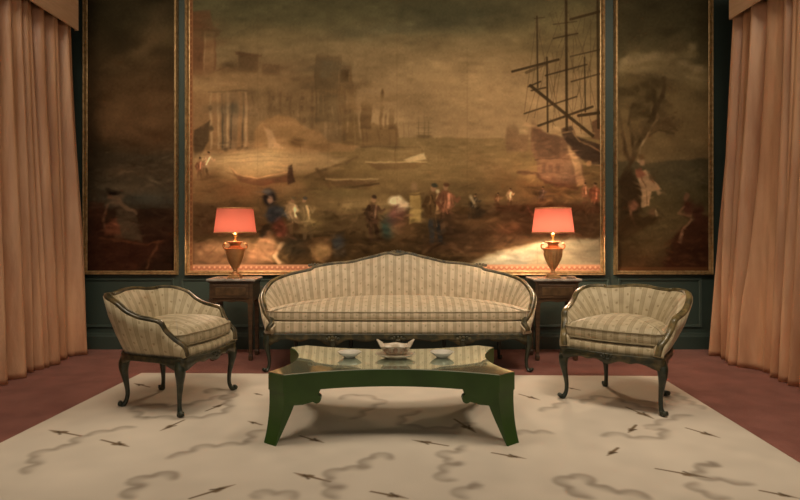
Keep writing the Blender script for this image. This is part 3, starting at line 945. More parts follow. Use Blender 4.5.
def valance(label, side, y_far):
    bm = bmesh.new()
    xa, xb = sorted((side * 2.735, side * 2.72))
    add_box(bm, xa, xb, 3.0, y_far, 2.81, 3.32, 0.004)
    xa, xb = sorted((side * 2.735, side * 3.12))
    add_box(bm, xa, xb, 3.0, y_far, 3.30, 3.32, 0.003)
    xa, xb = sorted((side * 2.733, side * 2.752))
    add_box(bm, xa, xb, y_far - 0.012, y_far, 2.81, 3.31, 0.003)
    o = link('valance', finish(bm, 'valance', False, 0), M['valance'])
    return tag(o, label, 'valance')
valance('flat peach fabric valance heading the curtain on the left', -1, 5.16)
valance('flat peach fabric valance heading the curtain on the right', 1, 4.89)

# ------------------------------------------------------------------ rug
def floor_pt(x, y):
    d = F * CAM_H / (y - VY)
    return ((x - VX) * d / F, d)

RUG_O = np.array([-1.934, 4.575])
ex = np.array([1.970 + 1.934, 4.474 - 4.575])
RUG_W = float(np.hypot(*ex)); ex = ex / RUG_W
ey = np.array([ex[1], -ex[0]])                      # towards the camera
ey = ey * math.cos(0.025) + ex * -math.sin(0.025)   # sides splay a touch
RUG_L = 3.1

def to_rug(x, y):
    X, Y = floor_pt(x, y)
    v = np.array([X, Y]) - RUG_O
    det = ex[0] * ey[1] - ex[1] * ey[0]
    return ((v[0] * ey[1] - v[1] * ey[0]) / det * 100, (ex[0] * v[1] - ex[1] * v[0]) / det * 100)

def paint_rug():
    W, L = RUG_W * 100, RUG_L * 100
    c = Canvas(0, 0, W, L, 1.9)
    c.A[:] = (213, 199, 177)
    taupe = (150, 136, 118)
    def cloud(pts, w=2.4, depth=9.0, a=0.55, side=1):
        """scalloped cloud edge: dark along the line, fading to one side"""
        P = crom([to_rug(*p) for p in pts], 14)
        Ls = np.concatenate([[0], np.cumsum(np.hypot(*np.diff(P, axis=0).T))])
        m = max(12, int(Ls[-1] / 1.2))
        u = np.linspace(0, Ls[-1], m)
        P = np.stack([np.interp(u, Ls, P[:, 0]), np.interp(u, Ls, P[:, 1])], -1)
        t = np.gradient(P, axis=0)
        t /= np.hypot(t[:, 0], t[:, 1])[:, None] + 1e-9
        n = np.stack([-t[:, 1], t[:, 0]], -1) * side
        lam = Ls[-1] / max(2, round(Ls[-1] / rng.uniform(11, 15)))
        bump = np.abs(np.sin(PI * u / lam))
        Q = P - n * (bump * 4.0)[:, None]
        for k in range(6):
            c.line([tuple(p) for p in Q + n * (depth * .75 * k / 6 * (.4 + .6 * bump))[:, None]], 1.4, taupe, a * (1 - k / 6) ** 1.1 * .30, 2.0)
        c.line([tuple(p) for p in Q], .8, (140, 124, 105), a * .26, 1.4)
    def arrow(a, b, w=1.7):
        """thin dark barbed bolt from tail a to head b (photo coordinates)"""
        A, B = np.array(to_rug(*a)), np.array(to_rug(*b))
        d = B - A
        n = np.array([-d[1], d[0]]) / (np.hypot(*d) + 1e-9)
        col = (108, 86, 60)
        Lh = np.hypot(*d)
        h = min(3.0, Lh * .1)
        c.poly([tuple(A - n * .3), tuple(A + d * .45 + n * .5), tuple(A + d * .52 + n * h), tuple(A + d * .62 + n * h * .9), tuple(A + d * .70 + n * h * .45), tuple(B),
                tuple(A + d * .68 - n * h * .9), tuple(A + d * .58 - n * h * .55), tuple(A + d * .45 - n * .6)], col, .85, .7)
        c.line([tuple(A), tuple(A + d * .6)], w * .55, col, .85, .6)
        c.line([tuple(A + d * .5 - n * h * 1.1), tuple(A + d * .72 + n * .2)], w * .6, (70, 54, 36), .8, .6)
    # left side
    cloud([(134, 428), (110, 432), (86, 437), (72, 446), (62, 449), (44, 453), (34, 458), (40, 463), (32, 470), (25, 475)], side=-1)
    arrow((81, 437), (49, 431)); arrow((101, 441), (129, 448)); arrow((184, 421), (160, 432)); arrow((206, 412), (226, 404)); arrow((190, 500), (235, 486))
    cloud([(132, 412), (142, 420), (158, 418), (176, 420), (206, 418), (228, 412), (230, 404), (224, 396)], side=1)
    cloud([(130, 411), (150, 406), (170, 408), (196, 404), (226, 396)], a=.45)
    cloud([(168, 459), (186, 455), (200, 449), (222, 447), (250, 444), (252, 440), (256, 434), (264, 431)], side=1)
    cloud([(130, 500), (132, 494), (142, 488), (138, 482), (150, 478), (162, 476), (176, 480)], a=.75, side=1)
    arrow((150, 388), (134, 384)); arrow((262, 426), (248, 422)); arrow((262, 396), (254, 394))
    cloud([(206, 394), (216, 390), (232, 394), (226, 400)], a=.5)
    # centre
    arrow((330, 483), (294, 474)); arrow((371, 493), (408, 500)); arrow((300, 437), (324, 444)); arrow((448, 447), (412, 441)); arrow((492, 454), (526, 460)); arrow((454, 420), (476, 434))
    cloud([(334, 500), (334, 493), (342, 488), (330, 482), (334, 474), (346, 470), (364, 470), (370, 460), (380, 457), (392, 460)], a=.65, side=1)
    cloud([(462, 447), (464, 452), (446, 455), (450, 462), (462, 464), (446, 470), (444, 478), (454, 482)], a=.55, side=-1)
    cloud([(464, 500), (462, 494), (470, 488), (480, 490), (474, 484)], a=.5, side=1)
    cloud([(420, 412), (404, 416), (398, 424), (412, 428), (446, 430), (474, 424)], a=.5, side=1)
    cloud([(256, 500), (260, 496), (280, 495), (296, 500)], a=.5)
    cloud([(340, 400), (356, 396), (380, 402), (366, 410), (352, 420)], a=.45)
    # right side
    arrow((686, 429), (720, 439)); arrow((626, 408), (654, 420)); arrow((636, 426), (628, 434), 2.4); arrow((618, 449), (607, 457), 2.4); arrow((656, 470), (712, 480)); arrow((760, 492), (800, 500)); arrow((519, 395), (540, 401)); arrow((580, 391), (566, 388))
    cloud([(700, 466), (716, 464), (704, 470), (700, 476), (716, 480), (734, 482), (752, 486)], a=.65, side=-1)
    cloud([(694, 484), (700, 492), (712, 496), (728, 500)], a=.6, side=-1)
    cloud([(590, 500), (584, 496), (570, 490), (564, 482), (572, 478), (584, 480), (600, 490), (634, 496), (650, 500)], a=.7, side=1)
    cloud([(602, 437), (620, 436), (640, 440), (666, 438), (664, 430), (652, 428), (674, 420), (690, 416)], a=.5, side=1)
    cloud([(510, 440), (520, 434), (552, 434)], a=.5)
    cloud([(540, 412), (556, 408), (566, 402), (562, 398)], a=.45)
    cloud([(582, 404), (604, 398), (640, 408), (660, 412)], a=.5, side=1)
    cloud([(668, 392), (690, 404), (704, 410)], a=.4)
    c.noise(60, .018)
    c.noise(10, .012)
    return c

cv = paint_rug()
def rug_place(X, Y):
    a, b = X / 100, Y / 100
    return (RUG_O[0] + ex[0] * a + ey[0] * b, RUG_O[1] + ex[1] * a + ey[1] * b, np.full_like(X, 0.006))
o = link('rug', painted_mesh('rug', cv, 1.0, rug_place), M['rug'])
md = o.modifiers.new('pile', 'SOLIDIFY')
md.thickness = 0.005
md.offset = -1
tag(o, 'large cream rug with taupe cloud outlines and dark barbed bolts, under the seating', 'rug')

# ------------------------------------------------------------------ barrel-backed seats
def cabriole_bm(x, y, top, dx, dy, k=1.0):
    """cabriole leg from the floor to z = top at (x, y), bowing out along (dx, dy)"""
    n = math.hypot(dx, dy)
    dx, dy = dx / n, dy / n
    prof = [(1.0, 0.0, .027), (.93, .004, .034), (.84, .012, .036), (.72, .016, .030), (.58, .010, .023), (.42, .000, .0175), (.28, -.006, .0145), (.16, -.004, .0140), (.09, .004, .0165),
            (.05, .014, .021), (.022, .020, .022), (.0, .020, .016)]
    rows = []
    for f, o_, r in crom(prof, 4):
        z = max(0.0, f * top)
        cx, cy = x + dx * o_ * k, y + dy * o_ * k
        row = []
        for j in range(14):
            a = 2 * PI * j / 14
            q = r * .84 * k * (1 + 0.10 * abs(math.cos(2 * (a - math.atan2(dy, dx)))))
            row.append((cx + q * math.cos(a), cy + q * math.sin(a), z))
        rows.append(row)
    bm = bmesh.new()
    add_grid(bm, rows, close_u=True, cap0=True, cap1=True)
    # little scroll on the toe
    sx, sy = x + dx * .036 * k, y + dy * .036 * k
    px_, py_ = -dy, dx
    add_tube(bm, [(sx - px_ * .016 * k, sy - py_ * .016 * k, .019 * k), (sx + px_ * .016 * k, sy + py_ * .016 * k, .019 * k)], .014 * k, 12)
    return bm

def ornament_bm(c, n, w, h, seed=0):
    """small carved shell: five lobes fanned over a boss; c centre, n outward direction"""
    bm = bmesh.new()
    n = Vector(n).normalized()
    up = Vector((0, 0, 1))
    s = up.cross(n).normalized()
    up = n.cross(s)
    c = Vector(c)
    for k in range(5):
        a = (k - 2) * 0.52
        d = s * math.sin(a) * w * .5 + up * math.cos(a) * h * .5
        bmesh.ops.create_uvsphere(bm, u_segments=10, v_segments=6, radius=1.0,
            matrix=Matrix.Translation(c + d) @ Matrix(((s.x, n.x, up.x, 0), (s.y, n.y, up.y, 0), (s.z, n.z, up.z, 0), (0, 0, 0, 1))) @ Matrix.Rotation(a, 4, 'Y') @ Matrix.Diagonal((w * .13, h * .22, h * .42, 1)))
    bmesh.ops.create_uvsphere(bm, u_segments=12, v_segments=8, radius=1.0, matrix=Matrix.Translation(c) @ Matrix(((s.x, n.x, up.x, 0), (s.y, n.y, up.y, 0), (s.z, n.z, up.z, 0), (0, 0, 0, 1))) @ Matrix.Diagonal((w * .24, h * .3, h * .26, 1)))
    return bm

def barrel(root, ctrl, th, z_rail0, z_rail1, z_deck, z_cush, crown, front_bow, fab, rail_mat, wood, scallop, rail_r, legs, per=8):
    """ctrl: (top x, y, z, bottom x, y) from the front left arm to the middle of the back; mirrored"""
    half = [list(r) for r in ctrl]
    full = half + [[-r[0], r[1], r[2], -r[3], r[4]] for r in half[-2::-1]]
    P = crom(full, per)
    N = len(P)
    T, B = P[:, :3], np.column_stack([P[:, 3:5], np.full(N, z_rail1)])
    tan = np.gradient(P[:, 0:2], axis=0) * .5 + np.gradient(P[:, 3:5], axis=0)
    nrm = np.column_stack([-tan[:, 1], tan[:, 0]])
    nrm /= np.linalg.norm(nrm, axis=1)[:, None] + 1e-9
    for _ in range(6):
        nrm[1:-1] = (nrm[:-2] + nrm[1:-1] * 2 + nrm[2:]) / 4
    nrm /= np.linalg.norm(nrm, axis=1)[:, None] + 1e-9
    arc = np.concatenate([[0], np.cumsum(np.hypot(*np.diff((P[:, 0:2] + P[:, 3:5]) / 2, axis=0).T))])
    arc -= arc[-1] / 2
    rows, UV = [], []
    for i in range(N):
        n = np.array([nrm[i, 0], nrm[i, 1], 0])
        ot, ob = T[i], B[i]
        zi = min(z_deck, ot[2] - .012)
        it = ot - n * th
        ib = np.array([ob[0], ob[1], zi]) - n * (th + .012)
        zt = ot[2] - ob[2]
        sec = [ob, ob * .66 + ot * .34 + n * .010, ob * .33 + ot * .67 + n * .012, ot, it]
        for f in (.2, .4, .6, .8):
            sec.append(it * (1 - f) + ib * f - n * (.022 * math.sin(PI * f)) * min(1, zt / .25))
        sec.append(ib)
        sec.append(np.array([ib[0], ib[1], ob[2]]))
        rows.append([tuple(p) for p in sec])
        vv = [0]
        for a, b in zip(sec[:-1], sec[1:]):
            vv.append(vv[-1] + float(np.linalg.norm(b - a)))
        UV.append([(arc[i], v) for v in vv])
    bm = bmesh.new()
    add_grid(bm, rows, UV, close_u=True, cap0=True, cap1=True)
    link('backrest', finish(bm, 'backrest'), fab, root)
    # carved top rail, running down the arm fronts
    path = [tuple(T[i] - np.array([nrm[i, 0], nrm[i, 1], 0]) * th * .5 + np.array([0, 0, rail_r * .35])) for i in range(N)]
    side = [(nrm[i, 0], nrm[i, 1], 0) for i in range(N)]
    wob = [(rail_r * 1.35, rail_r) for i in range(N)]
    top_rail = tube_obj('top_rail', rail_mat, root, path, wob, 12, side)
    bead = [tuple(Vector(path[i]) + Vector((-side[i][0] * rail_r * .9, -side[i][1] * rail_r * .9, rail_r * .75))) for i in range(N)]
    tube_obj('beading', M['rail_gold'], top_rail, bead, rail_r * .32, 6, side)
    # seat rail all round, with a shaped apron
    nf = 48
    fl, fr = P[0, 3:5], P[-1, 3:5]
    front = []
    for k in range(1, nf):
        u = -1 + 2 * k / nf
        x = fl[0] + (fr[0] - fl[0]) * k / nf
        front.append((x, fl[1] + front_bow(u), u))
    loop = [(P[i, 3], P[i, 4], None, nrm[i]) for i in range(N)]
    for x, y, u in front[::-1]:
        loop.append((x, y, u, np.array([0.0, -1.0])))
    rows = []
    for x, y, u, n in loop:
        dl = min(math.hypot(x - q[0], y - q[1]) for q in legs)
        zb = z_rail0 - (scallop(u) if u is not None else 0.0) - .040 * math.exp(-(dl / .075) ** 2)
        d = np.array([n[0], n[1]])
        sec = [(.000, z_rail1), (.016, z_rail1 + .004), (.020, z_rail1 - .006), (.013, z_rail1 - .016), (.018, z_rail0 + .004), (.014, zb), (-.012, zb), (-.016, z_rail1)]
        rows.append([(x + d[0] * a, y + d[1] * a, z) for a, z in sec])
    rows.append(rows[0])
    bm = bmesh.new()
    add_grid(bm, rows, close_u=True)
    link('seat_rail', finish(bm, 'seat_rail'), wood, root)
    # upholstered seat platform
    poly = [(x - n[0] * .004, y - n[1] * .004) for x, y, u, n in loop]
    cx, cy = float(np.mean([p[0] for p in poly])), float(np.mean([p[1] for p in poly]))
    def pillow(poly, rings, name, parent, mat):
        rows, UV = [], []
        for sc, inset, z in rings:
            row = []
            for (x, y) in poly:
                d = math.hypot(x - cx, y - cy) + 1e-9
                q = max(0.0, (d * sc - inset)) / d
                row.append((cx + (x - cx) * q, cy + (y - cy) * q, z))
            rows.append(row + [row[0]])
            UV.append([(p[0], p[1] + z) for p in row + [row[0]]])
        bm = bmesh.new()
        add_grid(bm, rows, UV, cap0=True, cap1=True)
        return link(name, finish(bm, name), mat, parent)
    zd = z_deck
    pillow(poly, [(1, 0, z_rail1 - .01), (1, -.002, z_rail1 + .02), (1, 0, zd - .012), (1, .014, zd), (.5, 0, zd + .004)], 'seat_platform', root, fab)
    # loose cushion, inside the arms
    cp = []
    for i in range(N):
        q = (z_cush - z_rail1) / max(.06, T[i, 2] - z_rail1)
        q = min(.9, q)
        low = min(1.0, max(0.0, (T[i, 2] - z_cush + .03) / .10))
        m = B[i, :2] * (1 - q) + T[i, :2] * q - nrm[i] * (.026 + (th - .004) * low)
        cp.append((float(m[0]), float(m[1])))
    keep = [p for p in cp if p[1] > fl[1] + .03]
    x0, x1 = keep[0][0], keep[-1][0]
    fx = []
    for k in range(0, nf + 1):
        u = -1 + 2 * k / nf
        rnd = .03 * max(0, abs(u) - .9) / .1
        fx.append((x0 + (x1 - x0) * k / nf, fl[1] + front_bow(u) * .9 + .012 + rnd))
    poly2 = keep + fx[::-1]
    cx, cy = float(np.mean([p[0] for p in poly2])), float(np.mean([p[1] for p in poly2]))
    z0, z1 = zd + .004, z_cush
    rings = [(.5, 0, z0), (1, .03, z0), (1, .012, z0 + .006), (1, .002, z0 + .014), (1, -.004, (z0 + z1) / 2), (1, .0, z1 - .008), (1, .014, z1 + .006)]
    for f in (.9, .78, .62, .45, .28, .12, .02):
        rings.append((f, 0, z1 + .010 + crown * (1 - f ** 2.4)))
    cu = pillow(poly2, rings, 'seat_cushion', root, fab)
    for zz in (z0 + .012, z1):
        ring = [(x, y, zz) for x, y in poly2]
        tube_obj('piping', M['piping'], cu, ring + [ring[0]], .0045, 6)
    return P, nrm

# armchairs
CH = [(-.298, -.302, .345, -.302, -.282), (-.310, -.288, .400, -.300, -.262), (-.326, -.238, .440, -.297, -.222), (-.342, -.190, .490, -.293, -.175), (-.354, -.160, .540, -.288, -.14), (-.362, -.105, .556, -.284, -.09),
      (-.370, -.03, .570, -.277, -.02), (-.376, .05, .602, -.266, .05), (-.374, .12, .648, -.250, .11), (-.345, .205, .676, -.222, .168), (-.275, .275, .686, -.175, .205), (-.20, .305, .680, -.13, .22), (-.13, .320, .684, -.09, .227), (-.06, .330, .694, -.04, .232), (0, .333, .696, 0, .233)]
CH = [(a * 1.02, b, c, d, e) for a, b, c, d, e in CH]

def armchair(label, loc, rz, rail_mat):
    t = thing('armchair', label, 'armchair', loc, rz, 'low striped armchairs')
    LEGS = ((-.292, -.255, -1, -1), (.292, -.255, 1, -1), (-.185, .185, -.7, 1), (.185, .185, .7, 1))
    bow = lambda u: -.030 * math.cos(u * PI / 2) ** 2
    scal = lambda u: .004 + .026 * math.exp(-(u / .17) ** 2) + .012 * math.exp(-((abs(u) - .42) / .10) ** 2)
    P, nrm = barrel(t, CH, .044, .303, .335, .390, .468, .066, bow, M['fabric_chair'], rail_mat, M['wood_green'], scal, .0145, LEGS)
    for (x, y, dx, dy) in LEGS:
        link('leg', finish(cabriole_bm(x, y, .325, dx, dy), 'armchair_leg'), M['leg_green'], t)
    link('carved_crest', finish(ornament_bm((0, -.325 + .0, .300), (0, -1, 0), .075, .045), 'apron_shell', True, 0), M['wood_green'], t)
    for s in (-1, 1):
        link('carved_crest', finish(ornament_bm((s * .235, .266, .690), (s * .5, -.7, .5), .06, .020), 'crest_shell', True, 0), rail_mat, t)
    return t

armchair('striped armchair with a dark brown rail, facing the coffee table from the left', (-1.436, 3.845, 0.0062), math.radians(76.5), M['rail_dark'])
armchair('striped armchair with gilt-edged rail on the right, angled towards the coffee table', (1.492, 3.900, 0.0062), math.radians(-38.5), M['rail_gold'])

# sofa
SO = [(-1.000, -.355, .325, -1.00, -.345), (-.985, -.335, .385, -1.000, -.33), (-1.045, -.25, .445, -1.005, -.26), (-1.100, -.12, .533, -1.005, -.15), (-1.105, -.02, .592, -.995, -.04), (-1.055, .10, .664, -.960, .06),
      (-.955, .20, .716, -.88, .14), (-.84, .250, .742, -.78, .185), (-.745, .272, .762, -.70, .20), (-.70, .28, .786, -.66, .207), (-.555, .30, .812, -.53, .215), (-.40, .31, .826, -.38, .22), (-.29, .312, .853, -.28, .22),
      (-.19, .312, .876, -.18, .22), (-.085, .312, .902, -.08, .22), (0, .312, .888, 0, .22)]
sofa = thing('sofa', 'long striped sofa with a curved carved crest rail, below the harbour painting', 'sofa', (.022, 4.97, 0.0), 0)
SX = 1.022
bow = lambda u: -.02 * math.cos(u * PI / 2)
def sofa_scallop(u):
    a = abs(u)
    leg = max(math.exp(-((a - 1) / .07) ** 2), math.exp(-((a - .5) / .07) ** 2), .8 * math.exp(-(a / .06) ** 2))
    sway = .020 * max(0, math.cos((a - .75) * PI / .16)) * (abs(a - .75) < .08) + .018 * max(0, math.cos((a - .25) * PI / .2)) * (abs(a - .25) < .1)
    return .004 + .022 * leg + sway
SO = [(a * SX, b, c - .006 - .012 * (c > .7), d * SX, e) for a, b, c, d, e in SO]
LEGS = ((-1.0, -.325, -1, -.8), (1.0, -.325, 1, -.8), (-.5, -.345, 0, -1), (.5, -.345, 0, -1), (-.86, .12, -.5, 1), (.86, .12, .5, 1), (-.4, .19, 0, 1), (.4, .19, 0, 1))
P, nrm = barrel(sofa, SO, .060, .262, .297, .388, .462, .085, bow, M['fabric_sofa'], M['rail_dark'], M['wood_green'], sofa_scallop, .0175, LEGS)
for (x, y, dx, dy) in LEGS:
    link('leg', finish(cabriole_bm(x, y, .30, dx, dy, 1.0), 'sofa_leg'), M['leg_green'], sofa)
for x in (-.5, .0, .5):
    link('carved_crest', finish(ornament_bm((x, -.392, .252), (0, -1, 0), .10, .04), 'rail_shell', True, 0), M['wood_green'], sofa)
for x, y, z in ((-.72, .25, .782), (.72, .25, .782), (0, .275, .896)):
    link('carved_crest', finish(ornament_bm((x, y, z), (0, -1, .5), .11, .035), 'crest_shell', True, 0), M['rail_dark'], sofa)

# ------------------------------------------------------------------ coffee table
CT = thing('coffee_table', 'low green lacquered coffee table with a mirrored top and scrolled brackets', 'coffee table', (-.018, 3.42, 0.0062), 0)
HX, NX, TY, NY = .635, .545, .325, .397           # tips and noses of the cut corners
FS, SS = .132, .095                                # sag of the long and the short sides
ZT = .354
def fpt(x): return (x, -NY + FS * (1 - (x / NX) ** 2))
def spt(y): return (-HX + SS * (1 - (y / TY) ** 2), y)
def outline(ins=0.0):
    k = 1 - ins
    pts = []
    n = 20
    for i in range(n + 1):
        x = -NX + 2 * NX * i / n
        pts.append(fpt(x))
    for i in range(n + 1):
        y = -TY + 2 * TY * i / n
        q = spt(y)
        pts.append((-q[0], q[1]))
    for i in range(n + 1):
        x = NX - 2 * NX * i / n
        q = fpt(x)
        pts.append((q[0], -q[1]))
    for i in range(n + 1):
        y = TY - 2 * TY * i / n
        pts.append(spt(y))
    if ins:
        out = []
        m = len(pts)
        for i in range(m):
            a, b = Vector(pts[i - 1]), Vector(pts[(i + 1) % m])
            t = (b - a).normalized()
            nn = Vector((-t.y, t.x))
            out.append(tuple(Vector(pts[i]) + nn * ins))
        return out
    return pts
bm = bmesh.new()
add_prism(bm, outline(), .262, ZT - .004)
bmesh.ops.remove_doubles(bm, verts=bm.verts, dist=1e-5)
link('apron', finish(bm, 'table_apron', False), M['lacquer'], CT)
bm = bmesh.new()
add_prism(bm, outline(.004), ZT - .004, ZT)
link('mirror_top', finish(bm, 'table_mirror_top', False), M['glass_top'], CT)

def table_leg(sx, sy):
    bm = bmesh.new()
    rows = []
    fd = Vector((.898, .44)); sd = Vector((.505, .863))
    A0, B0 = Vector((-NX, -NY)), Vector((-HX, -TY))
    out = Vector((-.7, -.7))
    for k in range(13):
        z = .266 * (1 - k / 12)
        f = 1 - z / .266
        flare = .044 * f ** 2.2
        w = .075 * (1 - f) ** 1.2 + .006
        A, B = A0 + out * flare + Vector((.004, .004)), B0 + out * flare + Vector((.004, .004))
        mid = (A + B) / 2
        A, B = mid + (A - mid) * (1 - .25 * f), mid + (B - mid) * (1 - .25 * f)
        Aw, Bw = A + fd * w, B + sd * w
        inn = (Aw + Bw) / 2 + Vector((.03, .03)) * (1 - f * .6)
        rows.append([(sx * p.x, sy * p.y, z) for p in (A, B, Bw, inn, Aw)])
    add_grid(bm, rows, close_u=True, cap0=True, cap1=True)
    return finish(bm, 'table_leg', False)

def bracket(sx, sy, long_side):
    """scrolled bracket under the apron beside a leg, following the hollow of that side"""
    prof = [(.02, .268), (.02, .193), (.100, .190), (.140, .197), (.155, .200)]
    cx, cz, r = .178, .212, .023
    for a in np.linspace(-2.4, 1.4, 12):
        prof.append((cx + r * math.cos(a), cz + r * math.sin(a)))
    prof += [(.192, .246), (.202, .268)]
    bm = bmesh.new()
    def P(s, z, d):
        if long_side:
            x = -NX + .898 * s
            p = fpt(x); nn = (0, 1)
        else:
            y = -TY + .863 * s
            p = spt(y); nn = (1, 0)
        return (sx * (p[0] + nn[0] * d), sy * (p[1] + nn[1] * d), z)
    rows = [[P(s, z, .003) for s, z in prof], [P(s, z, .048) for s, z in prof]]
    add_grid(bm, rows, close_u=True, cap0=True, cap1=True)
    return finish(bm, 'table_bracket', False)

for sx in (1, -1):
    for sy in (1, -1):
        link('leg', table_leg(sx, sy), M['lacquer'], CT)
        link('scroll_bracket', bracket(sx, sy, True), M['lacquer'], CT)
        link('scroll_bracket', bracket(sx, sy, False), M['lacquer'], CT)
ZTOP = .0062 + ZT

# things on the table
def shallow_dish(label, x, y):
    prof = [(.0, .0), (.030, .0), (.034, .004), (.038, .006), (.056, .020), (.066, .030), (.068, .033), (.065, .033), (.052, .022), (.034, .011), (.0, .009)]
    o = lathe_obj('dish', M['white_china'], None, prof, 36, mod=lambda a, k: 1 + .035 * math.cos(8 * a) * (k in (4, 5, 6, 7, 8)), c=(0, 0, 0))
    o.location = (x, y, ZTOP)
    return tag(o, label, 'dish', 'white dishes on the coffee table')
shallow_dish('small white shallow dish on the coffee table, to the left of the ornate bowl', (349.5 - VX) * 3.45 / F, 3.45)
shallow_dish('small white shallow dish on the coffee table, to the right of the ornate bowl', (442 - VX) * 3.45 / F, 3.45)

cp = thing('ornate_bowl', 'ivory porcelain boat-shaped bowl with upswept horned ends, in the middle of the coffee table', 'bowl', (.003, 3.43, ZTOP))
lathe_obj('saucer', M['china'], cp, [(0, 0), (.055, 0), (.062, .003), (.098, .017), (.112, .024), (.112, .028), (.095, .022), (.060, .009), (0, .008)], 40,
          mod=lambda a, k: 1 + .03 * math.cos(12 * a) * (k in (3, 4, 5, 6)), sx=1.0, sy=.72)
bm = bmesh.new()
rows = []
def bowl_rim(a):
    c_ = abs(math.cos(a))
    return .072 + .036 * c_ ** 5 - .012 * math.exp(-((c_ - .78) / .1) ** 2) + .006 * math.exp(-(c_ / .25) ** 2)
N = 48
for f, r in ((0, .0), (0, .035), (.06, .040), (.14, .036), (.22, .052), (.42, .078), (.62, .088), (.8, .090), (.93, .096), (1.0, .110), (1.0, .102), (.85, .078), (.6, .066), (.35, .045), (.3, .0)):
    row = []
    for j in range(N):
        a = 2 * PI * j / N
        z = .010 + (bowl_rim(a) - .010) * f
        q = r * (1 + .04 * math.cos(10 * a) * (.2 < f < .9))
        row.append((q * math.cos(a), .62 * q * math.sin(a), z))
    rows.append(row)
add_grid(bm, rows, close_u=True, cap0=True, cap1=True)
link('bowl', finish(bm, 'bowl_body'), M['china'], cp)
for s in (-1, 1):
    bm = bmesh.new()
    for q, (x, z, r) in enumerate(((.036, .056, .013), (.058, .050, .009), (.030, .038, .007))):
        pts = []
        for k in range(15):
            a = k / 14 * 2.6 * PI
            rr = r * (1 - k / 20)
            xx, zz = s * (x + rr * math.cos(a)), z + rr * math.sin(a)
            yy = -.62 * math.sqrt(max(0, .088 ** 2 - xx * xx)) - .002
            pts.append((xx, yy, zz))
        add_tube(bm, pts, .0028, 6)
    link('scrollwork', finish(bm, 'bowl_scrollwork', True, 0), M['relief'], cp)
bm = bmesh.new()
bmesh.ops.create_uvsphere(bm, u_segments=16, v_segments=10, radius=1, matrix=Matrix.Translation((0, -.055, .052)) @ Matrix.Diagonal((.013, .008, .018, 1)))
link('medallion', finish(bm, 'bowl_medallion', True, 0), M['relief'], cp)

# ------------------------------------------------------------------ bedside-height console tables
def console(label, x, y):
    t = thing('side_table', label, 'side table', (x, y, 0), 0, 'side tables flanking the sofa')
    w, d, top = .182, .135, .688
    bm = bmesh.new()
    add_box(bm, -.206, .206, -d - .022, d + .01, top - .020, top, .006)
    link('marble_top', finish(bm, 'side_table_top', False, 0), M['marble'], t)
    bm = bmesh.new()
    add_box(bm, -w, w, -d, d, .50, top - .020, .004)
    add_box(bm, -w - .010, w + .010, -d - .010, d, top - .032, top - .020, .003)
    link('case', finish(bm, 'side_table_case', False, 0), M['walnut'], t)
    bm = bmesh.new()
    add_box(bm, -w + .030, w - .030, -d - .010, -d + .004, .525, .640, .003)
    dr = link('drawer', finish(bm, 'side_table_drawer', False, 0), M['walnut'], t)
    bm = bmesh.new()
    add_box(bm, -w + .055, w - .055, -d - .013, -d - .008, .548, .617, .002)
    link('drawer_panel', finish(bm, 'drawer_panel', False, 0), M['walnut_panel'], dr)
    # shaped apron below the case
    pts = []
    for k in range(25):
        u = -1 + k / 12
        pts.append((u * (w - .02), .50 - .024 * (abs(u) ** 3) - .010 * math.exp(-(u / .2) ** 2)))
    bm = bmesh.new()
    f = [(p[0], p[1]) for p in pts] + [(w - .02, .505), (-w + .02, .505)]
    rows = [[(a, -d + .002, z) for a, z in f], [(a, -d + .020, z) for a, z in f]]
    add_grid(bm, rows, close_u=True, cap0=True, cap1=True)
    link('apron', finish(bm, 'side_table_apron', False), M['walnut'], t)
    for sx in (-1, 1):
        for sy in (-1, 1):
            bm = bmesh.new()
            rows = []
            for z, r in ((.52, .024), (.49, .024), (.47, .020), (.20, .0155), (.05, .0125), (.04, .017), (.015, .017), (0, .012)):
                cx, cy = sx * (w - .022), sy * (d - .022)
                rows.append([(cx - r, cy - r, z), (cx + r, cy - r, z), (cx + r, cy + r, z), (cx - r, cy + r, z)])
            add_grid(bm, rows, close_u=True, cap0=True, cap1=True)
            link('leg', finish(bm, 'side_table_leg', False), M['walnut'], t)
    return t
SL = (-1.372, 5.155)
SR = (1.356, 5.155)
console('dark walnut side table with a marble top, left of the sofa, under the copper lamp', *SL)
console('dark walnut side table with a marble top, right of the sofa, under the fluted lamp', *SR)

